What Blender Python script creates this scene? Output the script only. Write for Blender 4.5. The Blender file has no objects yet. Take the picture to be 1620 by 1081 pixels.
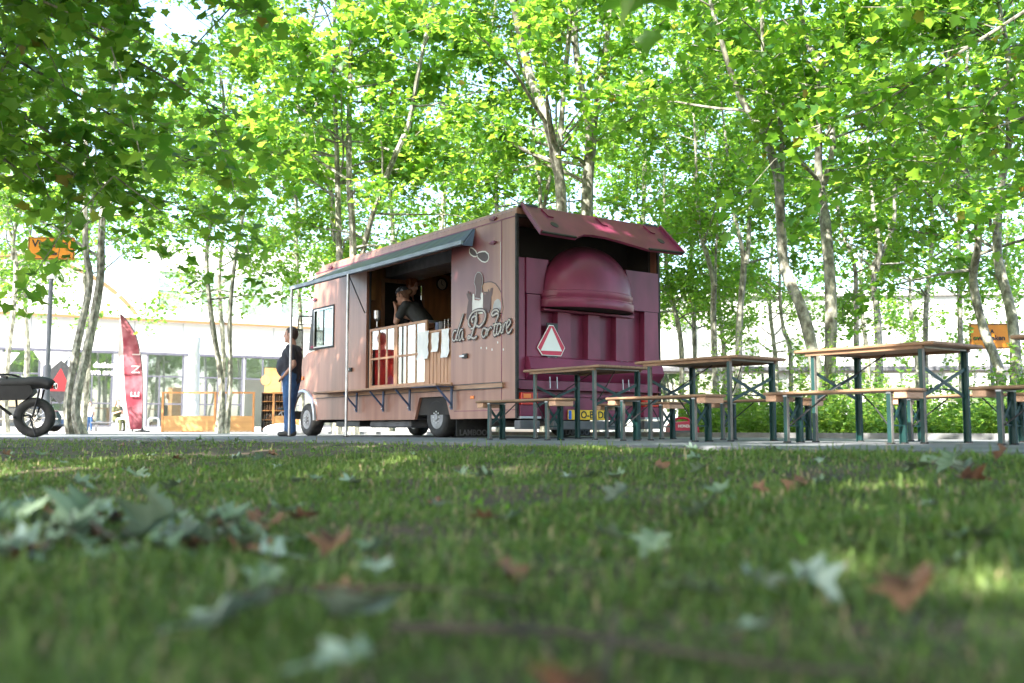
import bpy, math, random
import numpy as np
from mathutils import Vector, Matrix

scene = bpy.context.scene
R_ = math.radians
# ---------------------------------------------------------------- camera
cam_d = bpy.data.cameras.new('camera'); cam = bpy.data.objects.new('camera', cam_d)
scene.collection.objects.link(cam); scene.camera = cam
cam.location = (0, 0, 0.11); cam.rotation_euler = (R_(90 + 5.03), 0, 0)
cam_d.sensor_width = 36; cam_d.lens = 35; cam_d.clip_start = 0.02; cam_d.clip_end = 2000
cam_d.dof.use_dof = True; cam_d.dof.focus_distance = 12.5; cam_d.dof.aperture_fstop = 1.9
# ---------------------------------------------------------------- sky, sun, exposure
SUN = Vector((-0.40, -0.60, 0.69)).normalized()            # towards the sun
w = bpy.data.worlds.new('World'); scene.world = w; w.use_nodes = True
nt = w.node_tree; nt.nodes.clear()
sky = nt.nodes.new('ShaderNodeTexSky'); sky.sky_type = 'NISHITA'; sky.sun_disc = False
sky.sun_elevation = math.asin(SUN.z); sky.sun_rotation = math.atan2(SUN.x, SUN.y)
sky.air_density = 1.0; sky.dust_density = 2.0
bg = nt.nodes.new('ShaderNodeBackground'); bg.inputs[1].default_value = 0.15
wo = nt.nodes.new('ShaderNodeOutputWorld')
nt.links.new(sky.outputs[0], bg.inputs[0]); nt.links.new(bg.outputs[0], wo.inputs[0])
sd = bpy.data.lights.new('sun', 'SUN'); sd.energy = 4.5; sd.angle = R_(0.6); sd.color = (1, .95, .86)
so = bpy.data.objects.new('sun', sd); scene.collection.objects.link(so)
so.rotation_euler = SUN.to_track_quat('Z', 'Y').to_euler()
scene.view_settings.view_transform = 'Standard'; scene.view_settings.look = 'None'
scene.view_settings.exposure = 2.5; scene.view_settings.gamma = 1
scene.cycles.max_bounces = 7; scene.cycles.diffuse_bounces = 4; scene.cycles.glossy_bounces = 3
scene.cycles.transmission_bounces = 4; scene.cycles.transparent_max_bounces = 10
scene.cycles.use_denoising = True; scene.cycles.sample_clamp_indirect = 6

# ---------------------------------------------------------------- helpers
col = scene.collection
M = {}
def mat(name, c, rough=.6, c2=None, scale=4., metal=0., bump=0., stretch=None, lo=.35, hi=.65, spec=.5, detail=5., bscale=None, c3=None, coat=0.):
    m = bpy.data.materials.new(name); m.use_nodes = True
    n = m.node_tree; p = n.nodes['Principled BSDF']
    p.inputs['Base Color'].default_value = (*c, 1); p.inputs['Roughness'].default_value = rough
    p.inputs['Metallic'].default_value = metal; p.inputs['Specular IOR Level'].default_value = spec
    p.inputs['Coat Weight'].default_value = coat
    tc = n.nodes.new('ShaderNodeTexCoord'); mp = n.nodes.new('ShaderNodeMapping')
    if stretch: mp.inputs['Scale'].default_value = stretch
    n.links.new(tc.outputs['Object'], mp.inputs[0])
    if c2 is not None:
        t = n.nodes.new('ShaderNodeTexNoise'); t.inputs['Scale'].default_value = scale; t.inputs['Detail'].default_value = detail
        r = n.nodes.new('ShaderNodeValToRGB'); r.color_ramp.elements[0].position = lo; r.color_ramp.elements[1].position = hi
        r.color_ramp.elements[0].color = (*c, 1); r.color_ramp.elements[1].color = (*c2, 1)
        if c3 is not None:
            e = r.color_ramp.elements.new((lo + hi) / 2); e.color = (*c3, 1)
        n.links.new(mp.outputs[0], t.inputs[0]); n.links.new(t.outputs[0], r.inputs[0]); n.links.new(r.outputs[0], p.inputs['Base Color'])
    if bump:
        t2 = n.nodes.new('ShaderNodeTexNoise'); t2.inputs['Scale'].default_value = bscale or scale * 3; t2.inputs['Detail'].default_value = 6
        b = n.nodes.new('ShaderNodeBump'); b.inputs['Strength'].default_value = bump; b.inputs['Distance'].default_value = .02
        n.links.new(mp.outputs[0], t2.inputs[0]); n.links.new(t2.outputs[0], b.inputs['Height']); n.links.new(b.outputs[0], p.inputs['Normal'])
    M[name] = m
    return m

class MB:
    """collects shapes, builds ONE mesh object"""
    def __init__(s): s.v = []; s.f = []
    def add(s, vs, fs):
        o = len(s.v); s.v += [tuple(x) for x in vs]; s.f += [tuple(i + o for i in f) for f in fs]; return s
    def box(s, lo, hi, bev=0.0):
        (a, b, c), (d, e, f) = lo, hi
        if bev <= 0:
            return s.add([(a,b,c),(d,b,c),(d,e,c),(a,e,c),(a,b,f),(d,b,f),(d,e,f),(a,e,f)],
                         [(0,3,2,1),(4,5,6,7),(0,1,5,4),(1,2,6,5),(2,3,7,6),(3,0,4,7)])
        k = bev; vs = []; 
        for z, i in ((c, k), (c + k, 0), (f - k, 0), (f, k)):
            for x, y in ((a+i+k*(i==0),b+i),(d-i-k*(i==0),b+i),(d-i,b+i+k*(i==0)),(d-i,e-i-k*(i==0)),(d-i-k*(i==0),e-i),(a+i+k*(i==0),e-i),(a+i,e-i-k*(i==0)),(a+i,b+i+k*(i==0))):
                vs.append((x, y, z))
        fs = [tuple(range(7, -1, -1)), tuple(range(24, 32))]
        for r in range(3):
            for j in range(8): fs.append((r*8+j, r*8+(j+1)%8, r*8+8+(j+1)%8, r*8+8+j))
        return s.add(vs, fs)
    def prism(s, pts, n, t):
        """polygon of 3-D points extruded by vector n*t"""
        n = Vector(n).normalized() * t; a = [Vector(p) for p in pts]; b = [p + n for p in a]; k = len(a)
        s.add([tuple(p) for p in a + b], [tuple(range(k-1, -1, -1)), tuple(range(k, 2*k))] + [(i, (i+1) % k, k+(i+1) % k, k+i) for i in range(k)])
        return s
    def bar(s, p, q, wx, wz, up=(0, 0, 1)):
        p, q = Vector(p), Vector(q); d = (q - p).normalized(); u = Vector(up)
        if abs(d.dot(u)) > .98: u = Vector((1, 0, 0))
        x = d.cross(u).normalized(); z = x.cross(d); vs = []
        for c in (p, q):
            for i, j in ((-1,-1),(1,-1),(1,1),(-1,1)): vs.append(c + x*i*wx/2 + z*j*wz/2)
        return s.add(vs, [(0,1,2,3),(7,6,5,4),(0,4,5,1),(1,5,6,2),(2,6,7,3),(3,7,4,0)])
    def tube(s, pts, rad, n=8, cap=True, flat=None):
        P = [Vector(p) for p in pts]; k = len(P)
        if not hasattr(rad, '__len__'): rad = [rad] * k
        vs = []; d0 = None; u = None
        for i in range(k):
            d = (P[min(i+1, k-1)] - P[max(i-1, 0)])
            d = d.normalized() if d.length > 1e-9 else Vector((0,0,1))
            if u is None:
                u = d.orthogonal().normalized()
            else:
                u = (u - d * u.dot(d)); u = u.normalized() if u.length > 1e-6 else d.orthogonal().normalized()
            x = d.cross(u)
            for j in range(n):
                a = 2*math.pi*j/n; o = (u*math.cos(a) + x*math.sin(a)) * rad[i]
                if flat is not None:
                    fl = Vector(flat); o = o - fl * o.dot(fl) * .93
                vs.append(P[i] + o)
        fs = [(i*n+j, i*n+(j+1) % n, (i+1)*n+(j+1) % n, (i+1)*n+j) for i in range(k-1) for j in range(n)]
        if cap: fs += [tuple(range(n-1, -1, -1)), tuple((k-1)*n + j for j in range(n))]
        return s.add(vs, fs)
    def ell(s, c, r, nu=12, nv=8):
        c = Vector(c); vs = [c + Vector((0, 0, -r[2]))]
        for i in range(1, nv):
            t = math.pi*i/nv - math.pi/2
            for j in range(nu):
                a = 2*math.pi*j/nu; vs.append(c + Vector((r[0]*math.cos(t)*math.cos(a), r[1]*math.cos(t)*math.sin(a), r[2]*math.sin(t))))
        vs.append(c + Vector((0, 0, r[2]))); L = len(vs) - 1
        fs = [(0, 1+(j+1) % nu, 1+j) for j in range(nu)] + [(L, L-nu+j, L-nu+(j+1) % nu) for j in range(nu)]
        for i in range(nv-2):
            for j in range(nu): fs.append((1+i*nu+j, 1+i*nu+(j+1) % nu, 1+(i+1)*nu+(j+1) % nu, 1+(i+1)*nu+j))
        return s.add(vs, fs)
    def cap(s, p, q, r1, r2, n=12):
        """tapered capsule"""
        p, q = Vector(p), Vector(q); d = (q-p).normalized(); pts = []; rr = []
        for t in (-.95, -.7, -.35): pts.append(p + d*r1*t); rr.append(r1*math.sqrt(1-t*t))
        pts.append(p); rr.append(r1); pts.append(q); rr.append(r2)
        for t in (.35, .7, .95): pts.append(q + d*r2*t); rr.append(r2*math.sqrt(1-t*t))
        return s.tube(pts, rr, n)
    def lathe(s, prof, c=(0,0,0), axis='z', n=24, caps=True):
        vs = []; c = Vector(c)
        for r, h in prof:
            for j in range(n):
                a = 2*math.pi*j/n; x, y = r*math.cos(a), r*math.sin(a)
                vs.append(c + (Vector((x, y, h)) if axis == 'z' else Vector((h, x, y)) if axis == 'x' else Vector((x, h, y))))
        k = len(prof); fs = [(i*n+j, i*n+(j+1) % n, (i+1)*n+(j+1) % n, (i+1)*n+j) for i in range(k-1) for j in range(n)]
        if caps and prof[0][0] > 0: fs.append(tuple(range(n-1, -1, -1)))
        if caps and prof[-1][0] > 0: fs.append(tuple((k-1)*n+j for j in range(n)))
        return s.add(vs, fs)
    def mesh(s, name, m):
        me = bpy.data.meshes.new(name); me.from_pydata([tuple(v) for v in s.v], [], s.f); me.validate(); me.update()
        if m is not None: me.materials.append(M[m] if isinstance(m, str) else m)
        return me
    def build(s, name, m, parent=None, smooth=False, kind=None):
        me = s.mesh(name, m)
        o = bpy.data.objects.new(name, me); col.objects.link(o)
        if parent: o.parent = parent
        if smooth:
            me.polygons.foreach_set('use_smooth', [True] * len(me.polygons))
            me.set_sharp_from_angle(angle=R_(40))
        if kind: o['kind'] = kind
        return o

def np_mesh(name, V, F, m, parent=None, smooth=False):
    """V (n,3), F (k,3|4) numpy -> object"""
    me = bpy.data.meshes.new(name); k, q = F.shape
    me.vertices.add(len(V)); me.vertices.foreach_set('co', np.ascontiguousarray(V, np.float32).ravel())
    me.loops.add(k*q); me.loops.foreach_set('vertex_index', np.ascontiguousarray(F, np.int32).ravel())
    me.polygons.add(k); me.polygons.foreach_set('loop_start', np.arange(0, k*q, q, dtype=np.int32))
    if smooth: me.polygons.foreach_set('use_smooth', np.ones(k, bool))
    me.update(calc_edges=True); me.materials.append(M[m])
    o = bpy.data.objects.new(name, me); col.objects.link(o)
    if parent: o.parent = parent
    return o
def set_attr(o, name, vals):
    a = o.data.attributes.new(name, 'FLOAT', 'POINT'); a.data.foreach_set('value', np.ascontiguousarray(vals, np.float32))

def empty(name, label, cat, loc=(0,0,0), rz=0, group=None):
    o = bpy.data.objects.new(name, None); col.objects.link(o); o.location = loc; o.rotation_euler = (0, 0, rz)
    o.empty_display_size = .2
    return tag(o, label, cat, group)
def tag(o, label, cat, group=None):
    o['label'] = label; o['category'] = cat
    if group: o['group'] = group
    return o
def text(name, s, size, m, parent, origin, xdir, updir, ext=.002, shear=0., center=False, bold=0.):
    c = bpy.data.curves.new(name, 'FONT'); c.body = s; c.size = size; c.extrude = ext; c.shear = shear; c.offset = bold
    c.resolution_u = 3
    if center: c.align_x = 'CENTER'
    t = bpy.data.objects.new(name, c); col.objects.link(t)
    me = bpy.data.meshes.new_from_object(t.evaluated_get(bpy.context.evaluated_depsgraph_get()))
    bpy.data.objects.remove(t)
    me.name = name; me.materials.clear(); me.materials.append(M[m])
    o = bpy.data.objects.new(name, me); col.objects.link(o)
    x = Vector(xdir).normalized(); u = Vector(updir).normalized(); n = x.cross(u)
    o.matrix_local = Matrix.Translation(origin) @ Matrix((x, u, n)).transposed().to_4x4()
    if parent: o.parent = parent
    return o
def remesh(o, voxel, smooth=6):
    md = o.modifiers.new('r', 'REMESH'); md.mode = 'VOXEL'; md.voxel_size = voxel
    ms = o.modifiers.new('s', 'SMOOTH'); ms.iterations = smooth; ms.factor = .5
    dg = bpy.context.evaluated_depsgraph_get()
    me = bpy.data.meshes.new_from_object(o.evaluated_get(dg)); old = o.data; nm = old.name
    o.modifiers.clear(); o.data = me; bpy.data.meshes.remove(old); me.name = nm
    me.polygons.foreach_set('use_smooth', [True] * len(me.polygons))
    return o
def catmull(pts, k=6):
    P = [Vector(p) for p in pts]; out = []
    for i in range(len(P)-1):
        a, b, c, d = P[max(i-1,0)], P[i], P[i+1], P[min(i+2, len(P)-1)]
        for j in range(k):
            t = j/k
            out.append(.5*((2*b) + (c-a)*t + (2*a-5*b+4*c-d)*t*t + (3*b-a-3*c+d)*t**3))
    out.append(P[-1]); return out

# ---------------------------------------------------------------- materials
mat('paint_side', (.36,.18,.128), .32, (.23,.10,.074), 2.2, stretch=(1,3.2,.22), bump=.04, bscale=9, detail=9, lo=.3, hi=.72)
mat('paint_rear', (.195,.028,.073), .36, (.13,.017,.048), 3.5, bump=.05, bscale=7, spec=.4, stretch=(1,1,.45), detail=8)
mat('paint_flap', (.185,.027,.07), .42, (.125,.017,.047), 3, spec=.3, bump=.04, bscale=9)
mat('rubber', (.012,.012,.013), .75, (.03,.028,.026), 12)
mat('black_metal', (.015,.015,.018), .45, (.03,.03,.032), 8)
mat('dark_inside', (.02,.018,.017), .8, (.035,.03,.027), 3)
mat('steel', (.45,.45,.47), .32, (.33,.33,.35), 8, metal=.85)
mat('alu', (.62,.62,.62), .35, (.5,.5,.5), 6, metal=.8)
mat('wheel_grey', (.30,.30,.31), .45, (.18,.17,.17), 9, metal=.5)
mat('dirty_grey', (.12,.12,.13), .6, (.07,.07,.075), 6)
mat('awning', (.045,.06,.085), .5, (.03,.035,.05), 2.5, stretch=(1,3,1))
mat('awning_under', (.05,.022,.03), .7, (.035,.016,.022), 3)
mat('awning_trim', (.30,.36,.44), .45, (.2,.24,.3), 4)
mat('blue_metal', (.07,.10,.19), .5, (.05,.07,.13), 5)
mat('wood_light', (.50,.28,.17), .55, (.36,.185,.105), 4, stretch=(9,9,.8), bump=.1)
mat('wood_shelf', (.42,.25,.16), .6, (.28,.16,.10), 4, stretch=(9,.8,9), bump=.1)
mat('diamond_red', (.25,.008,.012), .5)
mat('wood_int', (.44,.21,.085), .6, (.30,.135,.055), 3, stretch=(4,4,.6), bump=.08)
mat('wood_top', (.26,.155,.09), .6, (.15,.085,.05), 5, stretch=(12,1,4), bump=.12, c3=(.24,.135,.075))
mat('wood_end', (.58,.34,.22), .6, (.46,.26,.16), 7, stretch=(1,8,8), bump=.06)
mat('ply', (.42,.22,.07), .55, (.34,.17,.055), 2.5, stretch=(.5,.5,3))
mat('ply_edge', (.42,.18,.05), .55, (.34,.14,.04), 4)
mat('leg_green', (.003,.028,.026), .45, (.006,.042,.038), 6)
mat('leg_edge', (.11,.10,.09), .5, (.19,.17,.15), 14)
mat('white_print', (.72,.71,.68), .5, (.62,.6,.57), 6)
mat('dark_print', (.035,.018,.02), .5, (.055,.03,.032), 6)
mat('brown_print', (.085,.04,.04), .5, (.11,.055,.05), 5)
mat('tan_print', (.36,.19,.12), .5, (.42,.24,.16), 6)
mat('grey_print', (.3,.29,.29), .5, (.42,.41,.41), 6)
mat('sign_white', (.78,.80,.80), .4, (.72,.74,.74), 4)
mat('sign_red', (.55,.02,.07), .4, (.48,.02,.06), 30)
mat('sign_orange', (.82,.29,.006), .5, (.68,.21,.005), 5)
mat('plate_yellow', (.85,.55,.02), .4, (.8,.5,.02), 9)
mat('plate_blue', (.02,.12,.55), .4)
mat('black_text', (.01,.01,.01), .5)
mat('lamp_orange', (.8,.2,.03), .25); mat('lamp_red', (.5,.03,.02), .25)
mat('paper', (.8,.8,.79), .8, (.7,.71,.72), 9, bump=.3)
mat('red_panel', (.8,.035,.02), .6, (.6,.02,.02), 2)
mat('clock_face', (.8,.74,.62), .5)
mat('letter_foil', (.46,.42,.38), .5, (.36,.32,.29), 12)
mat('skin', (.42,.23,.165), .5, (.37,.19,.135), 14); mat('skin_pale', (.55,.34,.26), .5, (.48,.28,.2), 14)
mat('navy', (.012,.014,.024), .8, (.02,.022,.034), 14, bump=.3, bscale=18)
mat('charcoal', (.03,.032,.034), .85, (.042,.044,.046), 10, bump=.3, bscale=18)
mat('jeans', (.035,.10,.24), .85, (.022,.06,.16), 9, bump=.35, bscale=16)
mat('olive', (.08,.085,.035), .85, (.06,.065,.025), 10)
mat('hair_dark', (.018,.011,.008), .6, (.035,.02,.014), 30, bump=.5, bscale=60)
mat('hair_red', (.30,.085,.02), .5, (.16,.04,.01), 25, bump=.5, bscale=50)
mat('hair_brown', (.14,.06,.03), .5, (.08,.035,.018), 25, bump=.5, bscale=50)
mat('bandana', (.012,.02,.035), .8, (.28,.33,.4), 22, lo=.58, hi=.62)
mat('shoe', (.03,.028,.026), .6)
mat('concrete', (.165,.17,.18), .85, (.115,.12,.13), 1.3, bump=.15, bscale=60, detail=9)
mat('plaza', (.42,.41,.39), .85, (.34,.33,.32), .8, bump=.1, bscale=30)
mat('kerb', (.22,.22,.22), .85, (.16,.16,.16), 6, bump=.15)
mat('wall_white', (.66,.65,.63), .8, (.58,.57,.56), .5)
mat('trim_tan', (.22,.13,.05), .7, (.17,.10,.04), 2)
mat('frame_grey', (.075,.075,.10), .5, (.10,.10,.125), 3)
mat('room', (.62,.61,.57), .8, (.74,.73,.70), .6)
mat('bottle', (.04,.03,.02), .3, (.16,.06,.02), 3)
mat('car_paint', (.008,.014,.02), .15, (.012,.02,.028), 3, coat=.8)
mat('moto_black', (.006,.006,.007), .5, (.011,.011,.012), 8, spec=.3)
mat('moto_seat', (.006,.0065,.0075), .6, (.011,.0115,.012), 18, bump=.2)
mat('chrome', (.6,.6,.6), .2, metal=1.)
mat('flag_red', (.16,.005,.02), .7, (.34,.12,.145), 1.3, lo=.42, hi=.66)
mat('flag_white', (.5,.46,.46), .7, (.45,.33,.35), 1.3)
mat('fabric_white', (.72,.72,.76), .8, (.64,.63,.69), 3, stretch=(4,4,.5), bump=.3)
mat('gen_red', (.50,.012,.05), .35, (.42,.01,.04), 5)
mat('bag_white', (.75,.75,.74), .7, (.68,.68,.68), 5, bump=.3)
mat('post_grey', (.14,.145,.17), .5, (.19,.195,.22), 5)
mat('twig', (.035,.025,.018), .8, (.06,.045,.03), 20)
mat('leaf_dry_green', (.13,.19,.11), .65, (.08,.13,.07), 9, c3=(.18,.24,.15))
mat('leaf_pale', (.24,.31,.24), .6, (.13,.19,.13), 14, c3=(.31,.37,.29))
mat('leaf_brown', (.15,.065,.03), .7, (.07,.032,.018), 16, c3=(.20,.10,.055))
mat('soil', (.03,.024,.015), .95, (.04,.055,.016), 3.5, bump=.6, bscale=30, c3=(.085,.055,.034))
def glass(name, tint, mixf, rough=.02, dark=(.02,.025,.025)):
    m = bpy.data.materials.new(name); m.use_nodes = True; n = m.node_tree; n.nodes.clear()
    o = n.nodes.new('ShaderNodeOutputMaterial'); g = n.nodes.new('ShaderNodeBsdfGlossy'); t = n.nodes.new('ShaderNodeBsdfTransparent')
    x = n.nodes.new('ShaderNodeMixShader'); x.inputs[0].default_value = mixf
    g.inputs['Roughness'].default_value = rough; g.inputs[0].default_value = (.95,.97,.97,1); t.inputs[0].default_value = (*tint, 1)
    n.links.new(t.outputs[0], x.inputs[1]); n.links.new(g.outputs[0], x.inputs[2]); n.links.new(x.outputs[0], o.inputs[0])
    M[name] = m
glass('glass', (.8,.85,.83), .2); glass('glass_shop', (.9,.95,.94), .33); glass('glass_mirror', (.95,.92,.9), .34); glass('glass_car', (.15,.18,.2), .25)

def leaf_mat(name, dif, trans, tf=.5, rough=.42, spec=.35):
    m = bpy.data.materials.new(name); m.use_nodes = True; n = m.node_tree; p = n.nodes['Principled BSDF']; o = n.nodes['Material Output']
    at = n.nodes.new('ShaderNodeAttribute'); at.attribute_name = 'tint'
    def ramp(cs):
        r = n.nodes.new('ShaderNodeValToRGB'); el = r.color_ramp.elements
        el[0].position = 0; el[0].color = (*cs[0], 1); el[1].position = .965; el[1].color = (*cs[1], 1)
        e = el.new(.985); e.color = (*cs[2], 1); n.links.new(at.outputs['Fac'], r.inputs[0]); return r
    a = ramp(dif); b = ramp(trans)
    p.inputs['Roughness'].default_value = rough; p.inputs['Specular IOR Level'].default_value = spec
    t = n.nodes.new('ShaderNodeBsdfTranslucent'); x = n.nodes.new('ShaderNodeMixShader'); x.inputs[0].default_value = tf
    n.links.new(a.outputs[0], p.inputs['Base Color']); n.links.new(b.outputs[0], t.inputs[0])
    n.links.new(p.outputs[0], x.inputs[1]); n.links.new(t.outputs[0], x.inputs[2]); n.links.new(x.outputs[0], o.inputs[0])
    M[name] = m
leaf_mat('leaf', [(.022,.09,.024), (.055,.14,.03), (.22,.09,.03)], [(.22,.48,.04), (.42,.64,.065), (.40,.18,.04)], tf=.57)
leaf_mat('grass', [(.045,.10,.024), (.18,.245,.065), (.36,.28,.16)], [(.12,.24,.04), (.32,.42,.08), (.36,.3,.16)], tf=.35, rough=.5, spec=.3)
leaf_mat('weed', [(.05,.13,.03), (.12,.22,.05), (.26,.24,.12)], [(.28,.5,.06), (.45,.6,.1), (.45,.4,.18)], tf=.5)

def bark():
    m = bpy.data.materials.new('bark'); m.use_nodes = True; n = m.node_tree; p = n.nodes['Principled BSDF']
    tc = n.nodes.new('ShaderNodeTexCoord'); mp = n.nodes.new('ShaderNodeMapping'); mp.inputs['Scale'].default_value = (1, 1, .55)
    t = n.nodes.new('ShaderNodeTexNoise'); t.inputs['Scale'].default_value = 11; t.inputs['Detail'].default_value = 6; t.inputs['Roughness'].default_value = .6
    r = n.nodes.new('ShaderNodeValToRGB'); el = r.color_ramp.elements
    el[0].position = .38; el[0].color = (.085,.078,.06, 1); el[1].position = .62; el[1].color = (.38,.35,.27, 1)
    for ps, c in ((.42, (.14,.135,.105)), (.47, (.16,.155,.12)), (.49, (.20,.20,.165)), (.55, (.235,.235,.195)), (.58, (.30,.295,.24))):
        e = el.new(ps); e.color = (*c, 1)
    b = n.nodes.new('ShaderNodeBump'); b.inputs['Strength'].default_value = .5; b.inputs['Distance'].default_value = .02
    n.links.new(tc.outputs['Object'], mp.inputs[0]); n.links.new(mp.outputs[0], t.inputs[0]); n.links.new(t.outputs[0], r.inputs[0])
    n.links.new(r.outputs[0], p.inputs['Base Color']); n.links.new(t.outputs[0], b.inputs['Height']); n.links.new(b.outputs[0], p.inputs['Normal'])
    p.inputs['Roughness'].default_value = .85; M['bark'] = m
bark()

# ================================================================ SETTING
EX = np.array([-60, -30, -5.5, -1.6, 2.4, 6.98, 30]); EY = np.array([21.5, 16.5, 12.4, 10.0, 4.8, -1.1, -31])
def lawn_d(x, y): return (np.interp(x, EX, EY) - y) * .75          # >0 on the lawn, metres from the path edge
def ground_z(x, y):
    d = lawn_d(x, y); t = np.clip((d - .1) / 4.2, 0, 1)
    t = t*t*(3-2*t)
    bumps = .012*np.sin(x*2.3+1)*np.cos(y*1.9) + .008*np.sin(x*5.1+y*3.7) + .006*np.sin(y*7.3-x*2.9)
    near = np.clip(1 - np.hypot(x, y)/40, 0, 1)
    return -.028 - .115*t + bumps*near*np.clip(d/1.2, 0, 1)
xs = np.unique(np.concatenate([np.linspace(-900, -30, 12), np.linspace(-30, -6, 25), np.linspace(-6, 6, 121), np.linspace(6, 30, 25), np.linspace(30, 900, 12)]))
ys = np.unique(np.concatenate([np.linspace(-900, -10, 10), np.linspace(-10, -1, 10), np.linspace(-1, 12, 131), np.linspace(12, 60, 49), np.linspace(60, 1200, 12)]))
GX, GY = np.meshgrid(xs, ys); V = np.stack([GX, GY, ground_z(GX, GY)], -1).reshape(-1, 3)
nx, ny = len(xs), len(ys); I = np.arange(nx*ny).reshape(ny, nx)
F = np.stack([I[:-1,:-1], I[:-1,1:], I[1:,1:], I[1:,:-1]], -1).reshape(-1, 4)
gr = np_mesh('ground', V, F, 'soil', smooth=True); gr['kind'] = 'structure'

near_edge = [(6.98,-1.1), (2.4,4.8), (-1.6,10.0), (-5.5,12.4), (-30,16.5)]
far_edge = [(-30,24), (-5.2,24.0), (2.4-.61*8.5+.79*5.7, 4.8+.79*8.5+.61*5.7), (6.98+.79*5.7, -1.1+.61*5.7)]
pv = MB().prism([(x, y, -.06) for x, y in near_edge + far_edge], (0,0,1), .06).build('pavement', 'concrete'); pv['kind'] = 'structure'
pz = MB().prism([(-60,24.004,-.06), (-60,75,-.06), (-3,75,-.06), (-3.0,45,-.06), (-5.2,24.004,-.06)][::-1], (0,0,1), .064).build('plaza', 'plaza'); pz['kind'] = 'structure'
kb = MB()
for (x0, y0), (x1, y1) in zip(far_edge[1:-1], far_edge[2:]):
    n = Vector((y1-y0, -(x1-x0), 0)).normalized()*-.06
    kb.bar((x0-n.x, y0-n.y, -.0), (x1-n.x, y1-n.y, -.0), .1, .13)
k = kb.build('kerb', 'kerb'); k['kind'] = 'structure'

# ---------------------------------------------------------------- buildings
def window(parent, x0, x1, z0, z1, tr=(), mul=(), fw=.07, fm='frame_grey', y=0., gm='glass_shop'):
    fr = MB()
    fr.box((x0, y-.03, z0), (x0+fw, y+.06, z1)).box((x1-fw, y-.03, z0), (x1, y+.06, z1))
    fr.box((x0+fw, y-.028, z1-fw), (x1-fw, y+.058, z1)).box((x0+fw, y-.028, z0), (x1-fw, y+.058, z0+fw))
    zz = [z0+fw] + [t for t in tr] + [z1-fw]
    for t in tr: fr.box((x0+fw, y-.026, t-fw/2), (x1-fw, y+.056, t+fw/2))
    for m_ in mul:
        for a, b in zip(zz[:-1], zz[1:]):
            if m_[1] <= a+.1 < m_[2]: fr.box((m_[0]-fw/2, y-.024, a+fw/2*(a != z0+fw)), (m_[0]+fw/2, y+.054, b-fw/2*(b != z1-fw)))
    f = fr.build('window', fm, parent)
    for a, b in zip(zz[:-1], zz[1:]):
        xx = [x0+fw] + [m_[0] for m_ in mul if m_[1] <= a+.1 < m_[2]] + [x1-fw]
        for p, q in zip(xx[:-1], xx[1:]): MB().box((p, y+.01, a), (q, y+.02, b)).build('pane', gm, f)
    return f

bl = empty('pavilion_building', 'long white pavilion with dark framed shop windows and curved roof left of the truck', 'building', (-22.6, 44, 0), math.atan2(.48, .877))
bays = [(-7.0,-3.6),(-3.5,-.1),(0,1.55),(1.65,2.66),(2.84,4.62),(6.1,7.8),(8.2,9.45),(9.5,10.62),(10.7,12.4),(12.6,15.4),(15.6,18.4),(18.6,21.4)]
wall = MB(); x = -9.
for a, b in bays:
    wall.box((x, 0, .0), (a, .3, 3.7)); x = b
    wall.box((a, .0, 0), (b, .3, .22))
wall.box((x, 0, 0), (23, .3, 3.7)); wall.box((-9, -.002, 3.7), (23, .3, 5.25)); wall.box((-9, .3, 0), (-8.7, 9, 5.25)); wall.box((22.7, .3, 0), (23, 9, 5.25))
wall.build('wall', 'wall_white', bl)
MB().box((-9.2,-.25,5.25), (23.2,9.4,5.45)).build('roof', 'wall_white', bl)
MB().box((-9.2,-.28,5.18), (23.2,-.252,5.30)).build('gutter', 'trim_tan', bl)
MB().box((-9,-.05,3.62), (23,-.004,3.74)).build('lintel', 'frame_grey', bl)
for i in range(14): MB().box((-7.7+i*2.2,-.012,3.76), (-7.68+i*2.2,-.003,5.17)).build('panel_joint', 'dirty_grey', bl)
MB().box((-9,-.011,4.46), (23,-.0035,4.475)).build('panel_joint', 'dirty_grey', bl)
MB().box((-8.7,4.5,.1), (22.7,4.6,5.2)).box((-8.7,.3,.05), (22.7,4.5,.1)).box((-8.7,.3,4.0), (22.7,4.5,4.1)).build('room_lining', 'room', bl)
for i, (a, b) in enumerate(bays):
    if i == 8: window(bl, a, b, 2.55, 3.68, (), ((11.6,0,9),)); continue
    mid = (a+b)/2; window(bl, a+.005, b-.005, .225, 3.68, (1.3, 2.6), ((mid-.25*(i % 2),0,2.0),))
# curved roof volume above
arc = [(.8+6.6*math.sin(t), 1.75+6.6*math.cos(t)) for t in np.linspace(-1.02, 1.02, 25)]
MB().prism([(x, 3.2, z) for x, z in arc], (0,1,0), 6).build('vault', 'wall_white', bl)
MB().tube([(x, 3.15, z+.03) for x, z in arc], .11, 6).build('vault_trim', 'trim_tan', bl)
MB().box((6.6,3.0,5.45), (22,9,9.6)).build('upper_wall', 'wall_white', bl)
for i in range(7): window(bl, 6.9+i*2.1, 8.6+i*2.1, 6.0, 8.2, (7.2,), (), .09, 'wall_white', 2.97)
MB().bar((3.6,-.3,5.4), (6.2,-.3,7.6), .16, .16).bar((6.2,-.3,7.6), (9.5,-.3,5.4), .16, .16).build('roof_brace', 'wall_white', bl)
MB().box((1.2,-.04,6.5), (1.8,-.02,7.3)).bar((1.2,-.05,6.5), (1.8,-.05,6.5), .03, .03).build('wall_plate', 'wall_white', bl)
text('lettering', 'dation', .36, 'white_print', bl, (3.75,-.06,2.95), (1,0,0), (0,0,1), bold=.012)
text('lettering', 'we are', .36, 'white_print', bl, (3.65,-.06,2.62), (1,0,0), (0,0,1), bold=.012)
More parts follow.
